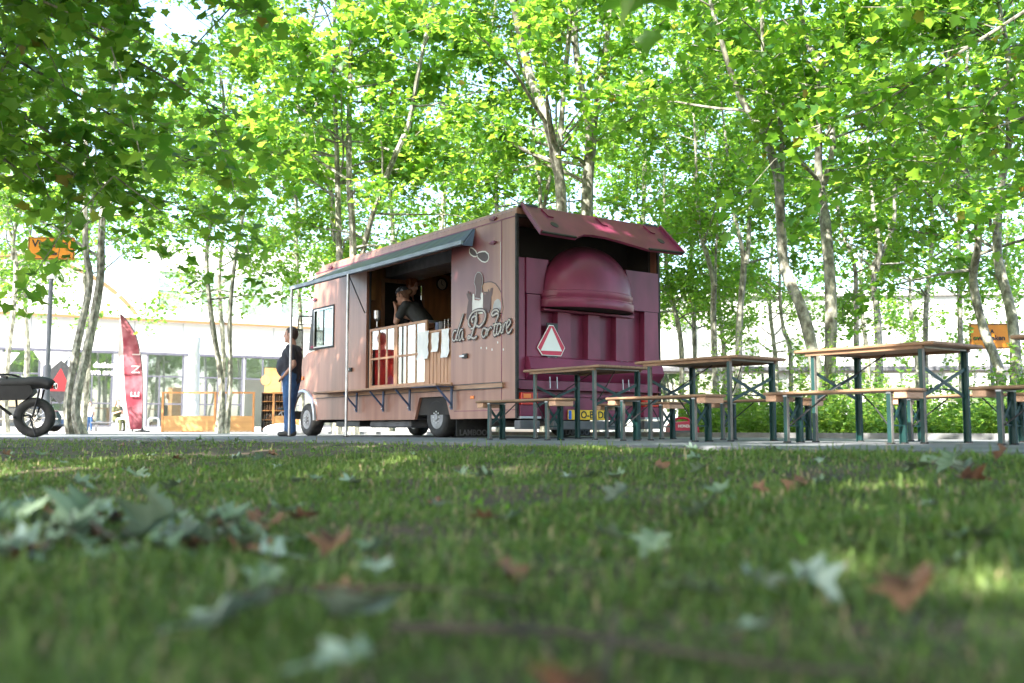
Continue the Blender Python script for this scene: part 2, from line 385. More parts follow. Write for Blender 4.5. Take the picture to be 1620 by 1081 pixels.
# white diamonds in the window
for cx, cz, r in ((2.05,3.2,.8), (-.1,3.1,.8)):
    MB().prism([(cx-r,-.06,cz+.4), (cx,-.06,cz-r), (cx+r,-.06,cz+.4)], (0,-1,0), .012).build('window_print', 'white_print', bl)
dm = empty('diamond_sign', 'black diamond shaped sign with a red triangle behind the signpost', 'sign', (-19.6, 43.2, 0), .35)
MB().prism([(-1.0,0,2.15), (0,0,1.2), (1.05,0,2.15), (0,0,3.1)], (0,1,0), .05).build('board', 'black_metal', dm)
MB().prism([(-.55,-.006,1.75), (.45,-.006,1.75), (0,-.006,2.75)], (0,1,0), .005).build('red_triangle', 'diamond_red', dm)
MB().tube([(-.35,.08,0), (-.35,.08,2.4)], .03).tube([(.35,.08,0), (.35,.08,2.4)], .03).build('stand', 'black_metal', dm)

br_ = empty('office_building', 'low white building with a band of windows behind the beer tables', 'building', (4.0, 46, 0), R_(-3))
wl = MB(); xb = [2.2, 5.4, 5.9, 8.2, 8.6, 11.8, 12.3, 15.2, 15.6, 18.5]
wl.box((-3,0,0), (27,.3,1.2)).box((-3,0,2.75), (27,.3,6.2)); x = -3
for i in range(0, 10, 2): wl.box((x, 0, 1.2), (xb[i], .3, 2.75)); x = xb[i+1]
wl.box((x,0,1.2), (27,.3,2.75)); wl.box((-3,.3,0), (-2.7,9,6.2)); wl.box((26.7,.3,0), (27,9,6.2)); wl.build('wall', 'wall_white', br_)
MB().box((-3.2,-.35,2.75), (27.2,-.002,2.95)).build('canopy', 'dirty_grey', br_)
MB().box((-3.2,-.2,6.2), (27.2,9.2,6.4)).build('roof', 'wall_white', br_)
MB().box((-2.7,4,.1), (26.7,4.1,6)).box((-2.7,.3,2.9), (26.7,4,3.0)).build('room_lining', 'room', br_)
for i in range(0, 10, 2):
    m_ = (xb[i]+xb[i+1])/2; window(br_, xb[i]+.005, xb[i+1]-.005, 1.205, 2.745, (), ((m_,0,9),), .1, 'wall_white')

# ---------------------------------------------------------------- small things on the plaza
# feather flag
fl = empty('feather_flag', 'tall red and white feather flag with pale letters on the plaza', 'flag', (-13.75, 36, 0), R_(8))
pole = catmull([(.42,0,0), (.40,0,1.2), (.33,0,2.4), (.12,0,3.4), (-.22,0,4.0), (-.48,0,4.28)], 5)
MB().tube(pole, .022, 6).build('pole', 'black_metal', fl)
def flagpanel(name, m, e0, e1, y):
    n_ = 26; vs = []; fs = []
    for i in range(n_):
        t = i/(n_-1); z = .1 + t*4.15
        px = np.interp(z, [p.z for p in pole], [p.x for p in pole]) - .02
        lx = np.interp(z, [.1, 1.2, 2.6, 3.6, 4.25], [-.12, -.36, -.50, -.52, -.49])
        for k in range(9):
            u = e0 + (e1-e0)*k/8; vs.append((lx+(px-lx)*u, y + .05*math.sin(u*6+z*2.2)*(1-u), z))
    for i in range(n_-1):
        for k in range(8): fs.append((i*9+k, i*9+k+1, i*9+10+k, i*9+9+k))
    return MB().add(vs, fs).build(name, m, fl, True)
flagpanel('cloth', 'flag_red', .22, 1, 0); flagpanel('white_edge', 'flag_white', 0, .215, 0)
for s_, z_ in (('L', 2.95), ('N', 2.3), ('E', 1.45)):
    text('letter', s_, .42, 'flag_white', fl, (.28,-.07,z_-.2), (0,0,1), (-1,0,0), .006)
MB().lathe([(.28,0),(.28,.05),(.05,.09),(.05,.16)], (.42,0,0)).build('base', 'black_metal', fl)
# closed parasol
pr = empty('closed_parasol', 'closed parasol wrapped in a white cover behind the plywood screens', 'parasol', (-12.15, 38, 0), 0)
MB().lathe([(.2,.45),(.225,.6),(.22,1.2),(.205,2.2),(.20,3.1),(.205,3.55),(.19,3.62),(.05,3.66)], n=16).build('cover', 'fabric_white', pr, True)
MB().tube([(0,0,0), (0,0,3.7)], .04).build('pole', 'post_grey', pr); MB().lathe([(.4,0),(.4,.06),(.07,.1),(.07,.4)]).build('base', 'dirty_grey', pr)
# plywood screens
def screen(loc, rz, w_, label, h=1.38, ph=.56):
    s = empty('plywood_screen', label, 'screen', loc, rz, 'plywood terrace screens')
    for x_ in (0, w_-.07): MB().box((x_,0,0), (x_+.07,.07,h-.06), .004).build('post', 'ply_edge', s)
    MB().box((-.01,-.005,h-.06), (w_+.01,.075,h), .004).build('rail', 'ply_edge', s)
    MB().box((.07,.015,.04), (w_-.07,.045,ph)).build('panel', 'ply', s)
    MB().box((.07,.05,.0), (w_-.07,.6,.035)).build('foot_board', 'ply', s)
screen((-11.95,34.0,0), R_(1), 1.85, 'plywood screen in front of the white wrapped parasol')
screen((-10.05,34.05,0), R_(1), 1.25, 'narrow plywood screen behind the pair of slim trunks')
screen((-8.22,34.2,0), R_(2), 1.6, 'plywood screen beside the open shop shelf, partly behind the man')
MB_s = empty('shelf_unit', 'dark shelf rack full of bottles in the shop entrance', 'shelf', (-9.55, 38, 0), R_(4))
MB().box((0,.35,0), (.95,.38,1.5)).build('back', 'dark_inside', MB_s)
for x_ in (0, .46, .92): MB().box((x_,0,0), (x_+.03,.35,1.5)).build('upright', 'black_metal', MB_s)
for z_ in (.1,.45,.8,1.15,1.48): MB().box((.03,.01,z_), (.46,.34,z_+.025)).box((.49,.01,z_), (.92,.34,z_+.025)).build('shelf', 'ply_edge', MB_s)
bm = MB().lathe([(.036,0),(.04,.01),(.04,.17),(.015,.22),(.014,.28),(.018,.285)], n=10).mesh('bottle', 'bottle')
rr = random.Random(4)
for z_ in (.125,.475,.825,1.175):
    for x_ in (.1,.2,.3,.4,.56,.66,.76,.86):
        b_ = bpy.data.objects.new('bottle', bm); col.objects.link(b_)
        c_, s_ = math.cos(R_(4)), math.sin(R_(4)); yy = .12+rr.uniform(-.03,.05)
        b_.location = (-9.55+x_*c_-yy*s_, 38+x_*s_+yy*c_, z_+.001); tag(b_, 'small dark bottle on the shelf rack in the shop entrance', 'bottle', 'bottles on the shop shelf')
wp = empty('wood_cabinet', 'orange plywood cabinet with a round hole above the bottle shelf', 'cabinet', (-9.7,39.0,0), R_(4))
MB().box((0,0,0), (.62,.4,2.5)).build('body', 'ply', wp); MB().lathe([(0,0),(.2,0),(.2,.012),(0,.012)], (.05,-.014,2.02), 'y').build('disc', 'wood_int', wp)
# bike racks
for i, (x_, y_, lb) in enumerate(((-15.75, 40.3, 'white hoop bicycle rack left of the feather flag'), (-13.85, 38.6, 'white hoop bicycle rack just right of the feather flag'))):
    o = MB().tube(catmull([(-.2,0,0), (-.2,0,.42), (-.14,0,.52), (.14,0,.52), (.2,0,.42), (.2,0,0)], 4), .035, 8).build('bicycle_rack', 'sign_white', None, True)
    o.location = (x_, y_, .004); tag(o, lb, 'bike rack', 'hoop bicycle racks')
# orange direction signs
def osign(loc, rz, w_, h_, zt, lines, label, pr_=.045):
    s = empty('direction_sign', label, 'sign', loc, rz, 'orange detour signs')
    MB().tube([(0,.06,0), (0,.06,zt-.05)], pr_, 10).build('pole', 'post_grey', s, True)
    MB().box((-w_/2,0,zt-h_), (w_/2,.014,zt), .003).build('board', 'sign_orange', s)
    e = MB(); t = .014
    e.box((-w_/2+.012,-.004,zt-t-.01), (w_/2-.012,-.001,zt-.01)).box((-w_/2+.012,-.004,zt-h_+.01), (w_/2-.012,-.001,zt-h_+t+.01))
    e.box((-w_/2+.012,-.004,zt-h_+t+.011), (-w_/2+.012+t,-.001,zt-t-.011)).box((w_/2-.012-t,-.004,zt-h_+t+.011), (w_/2-.012,-.001,zt-t-.011))
    e.build('border', 'black_text', s)
    for (tx, sz, lx, lz) in lines: text('lettering', tx, sz, 'black_text', s, (lx,-.005,zt-lz), (1,0,0), (0,0,1), .002, bold=.004)
    return s
s1 = osign((-9.37,20.0,0), R_(4), .92, .46, 4.0, [('Vinetum', .21, -.38, .20)], 'orange sign high on a dark post among leaves at far left')
MB().prism([(-.28,-.006,3.66), (-.18,-.006,3.72), (-.18,-.006,3.685), (.12,-.006,3.685), (.12,-.006,3.635), (-.18,-.006,3.635), (-.18,-.006,3.60)], (0,1,0), .003).build('arrow', 'black_text', s1)
MB().box((-.1,.0,3.15), (.1,.1,3.5)).build('clamp_box', 'steel', s1)
MB().tube([(0,.06,0), (0,.06,1.4)], .068, 12).build('sleeve', 'post_grey', s1, True)
s2 = osign((8.72,18.0,0), R_(-4), .80, .46, 2.02, [('oversteken', .125, -.34, .30), ('A', .09, -.03, .17)], 'orange sign behind the two trunks at the right edge', .035)
MB().prism([(-.16,-.006,1.62), (-.06,-.006,1.68), (-.08,-.006,1.645), (.02,-.006,1.60), (.0,-.006,1.58), (-.1,-.006,1.625), (-.12,-.006,1.60)], (0,1,0), .003).build('arrow', 'black_text', s2)
# white bag, far bicycle
o = MB().ell((0,0,.09), (.42,.25,.14), 16, 10).ell((.25,.05,.08), (.3,.2,.11), 12, 8).build('white_bag', 'bag_white', None, True); remesh(o, .02, 3)
o.location = (-4.62,20.2,0); tag(o, 'low white rounded bag on the paving behind the standing man', 'bag')
bi = empty('bicycle', 'parked bicycle in front of the shop windows behind the man', 'bicycle', (-8.35,37,0), R_(10))
for x_ in (-.5,.5):
    wz = MB().tube([(x_+.33*math.cos(t), 0, .35+.33*math.sin(t)) for t in np.linspace(0, 2*math.pi, 25)], .02, 6, False).build('wheel', 'rubber', bi, True)
    sp = MB()
    for t in np.linspace(0, math.pi, 6)[:-1]: sp.tube([(x_+.32*math.cos(t),0,.35+.32*math.sin(t)), (x_-.32*math.cos(t),0,.35-.32*math.sin(t))], .004, 4)
    sp.build('spokes', 'chrome', wz)
MB().tube([(-.5,0,.35), (-.1,0,.33), (.35,0,.8), (-.2,0,.75), (-.1,0,.33)], .018).tube([(-.2,0,.75), (-.5,0,.35)], .012).tube([(.5,0,.35), (.32,0,.95)], .018).build('frame', 'steel', bi)
MB().tube([(.2,-.22,.98), (.33,-.1,1.0), (.33,.1,1.0), (.2,.22,.98)], .014).build('handlebar', 'black_metal', bi); MB().ell((-.22,0,.86), (.13,.07,.04)).tube([(-.2,0,.75), (-.21,0,.86)], .012).build('saddle', 'black_metal', bi)

# ================================================================ FOOD TRUCK  (local: x across from the serving side, y forward, z up)
TN = (.054, 11.80, 0); TH = R_(36)
tk = empty('food_truck', 'dusty pink pizza food truck with a burgundy domed oven at its rear', 'food truck', TN, TH)
def tw(x, y, z=0):   # truck-local -> world
    return (TN[0] + x*math.cos(TH) - y*math.sin(TH), TN[1] + x*math.sin(TH) + y*math.cos(TH), z)
def burgundy_blend():
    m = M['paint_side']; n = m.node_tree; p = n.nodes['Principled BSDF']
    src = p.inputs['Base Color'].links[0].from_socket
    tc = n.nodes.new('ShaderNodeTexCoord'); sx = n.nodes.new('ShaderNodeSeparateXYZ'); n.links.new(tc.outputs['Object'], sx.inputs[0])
    # burgundy mixed over the upper rear of the side, broken up by noise
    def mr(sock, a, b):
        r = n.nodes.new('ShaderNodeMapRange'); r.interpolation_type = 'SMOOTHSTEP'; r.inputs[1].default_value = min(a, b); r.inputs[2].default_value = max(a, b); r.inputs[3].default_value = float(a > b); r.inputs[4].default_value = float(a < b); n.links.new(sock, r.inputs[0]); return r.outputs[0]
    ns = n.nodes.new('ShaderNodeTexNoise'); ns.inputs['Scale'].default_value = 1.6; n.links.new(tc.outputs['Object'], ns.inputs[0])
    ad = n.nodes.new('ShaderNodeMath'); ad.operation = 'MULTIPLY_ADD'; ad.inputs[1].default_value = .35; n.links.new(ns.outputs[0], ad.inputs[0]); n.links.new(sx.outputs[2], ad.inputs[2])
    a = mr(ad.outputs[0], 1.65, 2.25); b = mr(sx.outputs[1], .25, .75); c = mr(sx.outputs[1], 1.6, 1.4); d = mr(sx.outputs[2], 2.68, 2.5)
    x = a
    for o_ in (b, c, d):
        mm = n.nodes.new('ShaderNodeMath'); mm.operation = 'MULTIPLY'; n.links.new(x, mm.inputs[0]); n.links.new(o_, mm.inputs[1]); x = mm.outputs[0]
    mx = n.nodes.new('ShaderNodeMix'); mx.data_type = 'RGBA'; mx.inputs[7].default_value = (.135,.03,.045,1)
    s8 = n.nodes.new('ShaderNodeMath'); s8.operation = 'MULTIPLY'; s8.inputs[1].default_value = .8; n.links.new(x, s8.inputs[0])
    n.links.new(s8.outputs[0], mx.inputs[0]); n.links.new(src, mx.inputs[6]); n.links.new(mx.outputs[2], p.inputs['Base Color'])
burgundy_blend()
def plate(mb, pts, x0=0., t=.04): return mb.prism([(x0, s, z) for s, z in pts], (1,0,0), t)
sw = MB()
R4 = lambda a, b, c, d: [(a,c),(b,c),(b,d),(a,d)]
plate(sw, R4(.03,1.45,.24,2.70)); plate(sw, [(1.45,.24),(1.58,.54),(1.58,.69),(1.45,.69)]); plate(sw, R4(1.58,2.24,.54,.69))
plate(sw, [(2.24,.54),(2.37,.24),(2.37,.69),(2.24,.69)]); plate(sw, R4(2.37,3.82,.24,.69)); plate(sw, R4(1.45,3.82,2.48,2.70))
plate(sw, R4(3.82,4.40,.24,2.70)); plate(sw, R4(5.48,5.56,.24,1.40)); plate(sw, R4(4.40,5.48,2.52,2.70)); plate(sw, [(5.48,2.52),(5.66,2.52),(5.61,2.70),(5.48,2.70)])
arc = [(6.02-.46*math.cos(t), .27+.46*math.sin(t)) for t in np.linspace(.06, math.pi-.06, 14)]
plate(sw, [(5.56,1.40),(5.56,.3)] + arc + [(6.6,.3),(6.68,.85),(6.52,1.10),(5.88,1.38)])
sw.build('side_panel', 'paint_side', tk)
# cab door, slightly proud, with its window
dr = MB(); plate(dr, R4(4.405,4.89,.26,2.515), -.008, .045); plate(dr, R4(4.89,5.475,.26,1.41), -.008, .045); plate(dr, R4(4.89,5.475,2.09,2.515), -.008, .045)
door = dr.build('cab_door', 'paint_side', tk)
def ring(s0, s1, z0, z1, w_, x0, x1): 
    m = MB(); m.box((x0,s0,z0),(x1,s0+w_,z1)).box((x0,s1-w_,z0),(x1,s1,z1)).box((x0,s0+w_,z1-w_),(x1,s1-w_,z1)).box((x0,s0+w_,z0),(x1,s1-w_,z0+w_)); return m
ring(4.885,5.66,1.405,2.095,.035,-.016,.03).build('window_frame', 'rubber', door)
ring(4.915,5.63,1.435,2.065,.022,-.022,-.0165).build('window_trim', 'alu', door)
MB().box((.005,4.92,1.44),(.011,5.30,2.06)).build('window_pane', 'glass', door)
MB().box((.005,5.32,1.44),(.011,5.62,2.06)).build('window_pane', 'glass', door)
MB().box((-.002,5.30,1.44),(.014,5.32,2.06)).build('window_bar', 'rubber', door)
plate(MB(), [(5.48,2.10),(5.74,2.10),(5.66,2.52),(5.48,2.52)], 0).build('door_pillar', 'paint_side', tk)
plate(MB(), [(5.665,1.41),(5.86,1.41),(5.745,2.095),(5.665,2.095)], 0).build('a_pillar', 'black_metal', tk)
for s_, z_ in ((4.30,1.02),(1.09,1.04)):
    h = MB().box((-.03,s_-.05,z_-.03),(-.001,s_+.06,z_+.03), .006).build('latch', 'black_metal', tk); MB().box((-.045,s_-.02,z_-.012),(-.031,s_+.09,z_+.012)).build('lever', 'steel', h)
for s_, z_ in ((.47,2.71),(.48,2.41),(5.05,2.70),(5.62,2.24),(5.68,1.46)):
    MB().tube([(-.015,s_-.07,z_), (-.015,s_+.07,z_)], .012, 6).box((-.02,s_-.03,z_-.022),(-.0005,s_+.03,z_+.022)).build('hinge', 'paint_rear', tk)
# seams: rows of rivets and the roof edge
MB().box((-.006,.03,2.664),(-.0005,5.6,2.676)).box((-.004,.30,.25),(-.0005,.312,2.66)).box((-.004,.03,.335),(-.0005,1.36,.343)).build('seam_strip', 'paint_rear', tk)
rv = MB()
for i in range(58): rv.box((-.004,.1+i*.095,2.735),(-.0002,.109+i*.095,2.744))
rv.build('rivet_row', 'dirty_grey', tk)
rf = MB(); n_ = 8; prof = [(0,2.70),(.0,2.74),(.012,2.775),(.04,2.797),(.09,2.805),(2.29,2.805),(2.34,2.797),(2.368,2.775),(2.38,2.74),(2.38,2.70)]
vs = []; 
for y_, dz in ((.0,0),(5.30,0),(5.50,-.03),(5.62,-.10)):
    vs += [(x, y_, z+dz*(z > 2.72)) for x, z in prof]
k_ = len(prof); fs = [(i*k_+j, i*k_+j+1, (i+1)*k_+j+1, (i+1)*k_+j) for i in range(3) for j in range(k_-1)] + [tuple(range(k_)), tuple(3*k_+j for j in range(k_))[::-1]]
fs += [(i*k_, (i+1)*k_, (i+1)*k_+k_-1, i*k_+k_-1) for i in range(3)]
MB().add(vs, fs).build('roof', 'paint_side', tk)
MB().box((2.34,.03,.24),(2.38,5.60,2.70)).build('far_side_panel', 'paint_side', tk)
# cab front
MB().prism([(.04,5.86,1.39),(2.34,5.86,1.39),(2.34,5.62,2.66),(.04,5.62,2.66)], (0,1,.19), .012).build('windscreen', 'glass', tk)
nose = MB().prism([(.042,5.86,1.37),(.042,6.51,1.09),(.042,6.67,.84),(.042,5.86,.84)][::-1], (1,0,0), 2.296).prism([(.45,5.86,.838),(.45,6.67,.838),(.45,6.62,.3),(.45,5.86,.3)][::-1], (1,0,0), 1.5)
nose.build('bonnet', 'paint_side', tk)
MB().box((-.02,6.60,.28),(2.40,6.75,.42),.02).build('front_bumper', 'dirty_grey', tk)
MB().box((-.02,6.03,.93),(-.0005,6.16,.99),.004).build('indicator', 'lamp_orange', tk); MB().box((-.012,.90,.49),(-.0005,.98,.53),.003).build('side_marker', 'lamp_orange', tk)
fa = [(6.02-.475*math.cos(t), .27+.475*math.sin(t)) for t in np.linspace(-.03, math.pi*.80, 16)]
MB().tube([(-.012,s,z) for s,z in fa], .035, 6).build('wing_edge', 'steel', tk, True)
# mirror
mr_ = MB().tube([(-.0,5.76,1.98),(-.16,5.88,1.98),(-.18,5.89,1.93),(-.18,5.89,1.75)], .012, 6).tube([(-.0,5.79,1.84),(-.18,5.89,1.84)], .01, 6).build('mirror_arm', 'black_metal', tk)
MB().box((-.27,5.865,1.40),(-.09,5.925,1.77),.018).build('mirror_head', 'black_metal', tk); MB().box((-.25,5.856,1.43),(-.11,5.864,1.74)).build('mirror_glass', 'chrome', tk)
# wheels
def wheel(x0, s_, r, wd, name='wheel'):
    w_ = MB().lathe([(r*.58,0),(r*.8,-.012),(r*.93,0),(r,.03),(r,wd-.03),(r*.93,wd),(r*.58,wd)], (x0, s_, r), 'x', 36, False).build(name, 'rubber', tk, True)
    MB().lathe([(r*.60,.0),(r*.56,.015),(r*.52,.05),(r*.38,.06),(r*.34,.02),(r*.2,.0),(r*.17,-.02),(0,-.02)], (x0,s_,r), 'x', 28).build('rim', 'wheel_grey', w_, True)
    b_ = MB()
    for i in range(8):
        a_ = i*math.pi/4; b_.lathe([(.012,-.012),(.012,.03)], (x0, s_+r*.27*math.cos(a_), r+r*.27*math.sin(a_)), 'x', 6)
    b_.build('wheel_nuts', 'alu', w_)
wheel(.055, 1.88, .27, .19); wheel(.30, 1.88, .27, .19); wheel(.06, 6.02, .27, .2); wheel(2.13, 1.88, .27, .19); wheel(2.12, 6.02, .27, .2)
MB().box((.045,1.3,.30),(.6,2.5,.60)).build('wheel_well', 'dark_inside', tk).hide_render = False
for x0 in (.02, 1.78):
    f_ = MB().box((x0,1.34,.015),(x0+.5,1.352,.245)).build('mud_flap', 'rubber', tk)
    text('lettering', 'LAMBOO', .105, 'dirty_grey', f_, (x0+.045,1.337,.03), (1,0,0), (0,0,1), .002, bold=.003)
ch = MB().box((.55,.25,.26),(.75,6.3,.42)).box((1.65,.25,.26),(1.85,6.3,.42)).tube([(.3,1.88,.27),(2.1,1.88,.27)], .07).tube([(.3,6.02,.27),(2.1,6.02,.27)], .05).box((.75,.3,.28),(1.65,.42,.4))
ch.build('chassis', 'black_metal', tk)
MB().box((.12,2.7,.13),(.5,3.9,.238),.02).build('fuel_tank', 'dirty_grey', tk); MB().box((.1,4.2,.15),(.45,5.0,.236),.01).build('battery_box', 'black_metal', tk)
MB().tube([(.8,.3,.2),(.85,1.2,.18),(.85,3.5,.2)], .045).build('exhaust', 'dirty_grey', tk)
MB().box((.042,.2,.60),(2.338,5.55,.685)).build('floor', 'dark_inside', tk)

# ---- fold-down side shelf
MB().box((-.035,.25,.612),(-.0005,5.53,.672)).build('shelf_rail', 'wood_shelf', tk)
MB().box((-.042,.24,.605),(-.036,5.54,.615)).box((-.042,.24,.669),(-.036,5.54,.679)).build('rail_trim', 'black_metal', tk)
MB().box((-.30,1.34,.664),(-.044,5.05,.690),.004).build('side_shelf', 'wood_shelf', tk)
MB().box((-.31,1.30,.655),(-.042,1.95,.6625)).build('shelf_plate', 'blue_metal', tk)
for s_ in (4.0, 3.17, 2.42, 1.35):
    b_ = MB().box((-.06,s_-.018,.36),(-.0425,s_+.018,.655)).bar((-.05,s_,.42),(-.27,s_,.645), .022, .022).build('bracket', 'blue_metal', tk); MB().ell((-.07,s_,.40),(.018,.014,.018),8,6).build('bolt', 'steel', b_)

# ---- serving opening
MB().box((.0405,3.78,.69),(.06,3.84,2.48)).box((.0405,1.43,.69),(.06,1.46,2.48)).build('opening_edge', 'black_metal', tk)
MB().box((-.02,1.42,.69),(.09,3.84,.715)).build('opening_sill', 'wood_light', tk)
def framed(s0, s1, z0, z1, nc, nr, fw=.045):
    f = MB(); f.box((.026,s0,z0),(.052,s0+fw,z1)).box((.026,s1-fw,z0),(.052,s1,z1)).box((.027,s0+fw,z1-fw*.8),(.051,s1-fw,z1)).box((.027,s0+fw,z0),(.051,s1-fw,z0+fw*.8))
    o = f.build('serving_window', 'wood_light', tk); ci = (s1-s0-2*fw)/nc; zz = [z0+fw*.8, 1.145, z1-fw*.8]
    for i in range(1, nc): MB().box((.031,s0+fw+i*ci-.012,z0+fw*.8),(.05,s0+fw+i*ci+.012,z1-fw*.8)).build('mullion', 'wood_light', o)
    MB().box((.027,s0+fw,1.13),(.0305,s1-fw,1.16)).box((.0505,s0+fw,1.13),(.053,s1-fw,1.16)).build('glazing_bar', 'wood_light', o)
    for i in range(nc):
        for a_, b_ in zip(zz[:-1], zz[1:]): MB().box((.040,s0+fw+i*ci+.0125,a_),(.044,s0+fw+(i+1)*ci-.0125,b_)).build('pane', 'glass_mirror', o)
framed(2.97,3.76,.716,1.60,3,2); framed(2.11,2.965,.716,1.60,3,2)
pl = [1.475 + .635*i/7 for i in range(8)]
for a_, b_ in zip(pl[:-1], pl[1:]): MB().box((.02+.004*(hash(a_) % 2),a_+.006,.716),(.045,b_-.006,1.405),.004).build('plank', 'wood_light', tk)
MB().box((.012,1.475,1.407),(.06,2.105,1.437),.004).build('top_rail', 'wood_light', tk)
rr = random.Random(3)
for s0, s1, z0, z1 in ((2.02,2.30,1.06,1.44),(1.75,1.93,1.14,1.40),(1.50,1.68,1.05,1.43)):
    vs = []; fs = []
    for i in range(6):
        for j in range(5): vs.append((.006-.018*rr.random()-.02*(i == 0), s0+(s1-s0)*j/4, z0+(z1-z0)*i/5))
    for i in range(5):
        for j in range(4): fs.append((i*5+j, i*5+j+1, i*5+6+j, i*5+5+j))
    MB().add(vs, fs).build('menu_sheet', 'paper', tk, True)
MB().box((.065,2.11,1.56),(.55,3.78,1.598)).build('counter', 'steel', tk); MB().box((.065,1.47,1.38),(.55,2.10,1.41)).build('counter', 'steel', tk)
MB().box((.10,3.06,.69),(.13,3.72,1.555)).build('counter_front', 'red_panel', tk)
MB().box((.50,2.0,.69),(.53,3.055,1.555)).build('cabinet', 'wood_int', tk)
# kitchen behind the opening
MB().box((.05,4.40,.69),(.58,4.43,2.69)).box((1.34,4.40,.69),(2.335,4.43,2.69)).box((.58,4.40,2.45),(1.34,4.43,2.69)).build('bulkhead', 'wood_int', tk)
MB().box((.56,4.385,.69),(.62,4.399,2.5)).box((1.30,4.385,.69),(1.36,4.399,2.5)).box((.62,4.386,2.44),(1.30,4.398,2.5)).build('door_frame', 'wood_light', tk)
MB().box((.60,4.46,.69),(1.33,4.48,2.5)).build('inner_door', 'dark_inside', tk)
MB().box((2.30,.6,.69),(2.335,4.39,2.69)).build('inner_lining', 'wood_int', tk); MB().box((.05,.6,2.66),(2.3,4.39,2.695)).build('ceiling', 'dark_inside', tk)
MB().box((.42,1.5,2.44),(.95,4.0,2.655)).build('extractor_hood', 'steel', tk)
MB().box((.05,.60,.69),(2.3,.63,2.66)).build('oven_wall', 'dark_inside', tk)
MB().box((.06,4.1,2.1),(.30,4.39,2.45)).build('wall_cupboard', 'ply', tk)
MB().box((1.70,1.6,.69),(2.29,4.38,1.55)).build('work_bench', 'steel', tk)
for z_ in (1.75, 2.05): MB().box((1.95,2.2,z_),(2.29,4.3,z_+.02)).build('wall_shelf', 'wood_light', tk)
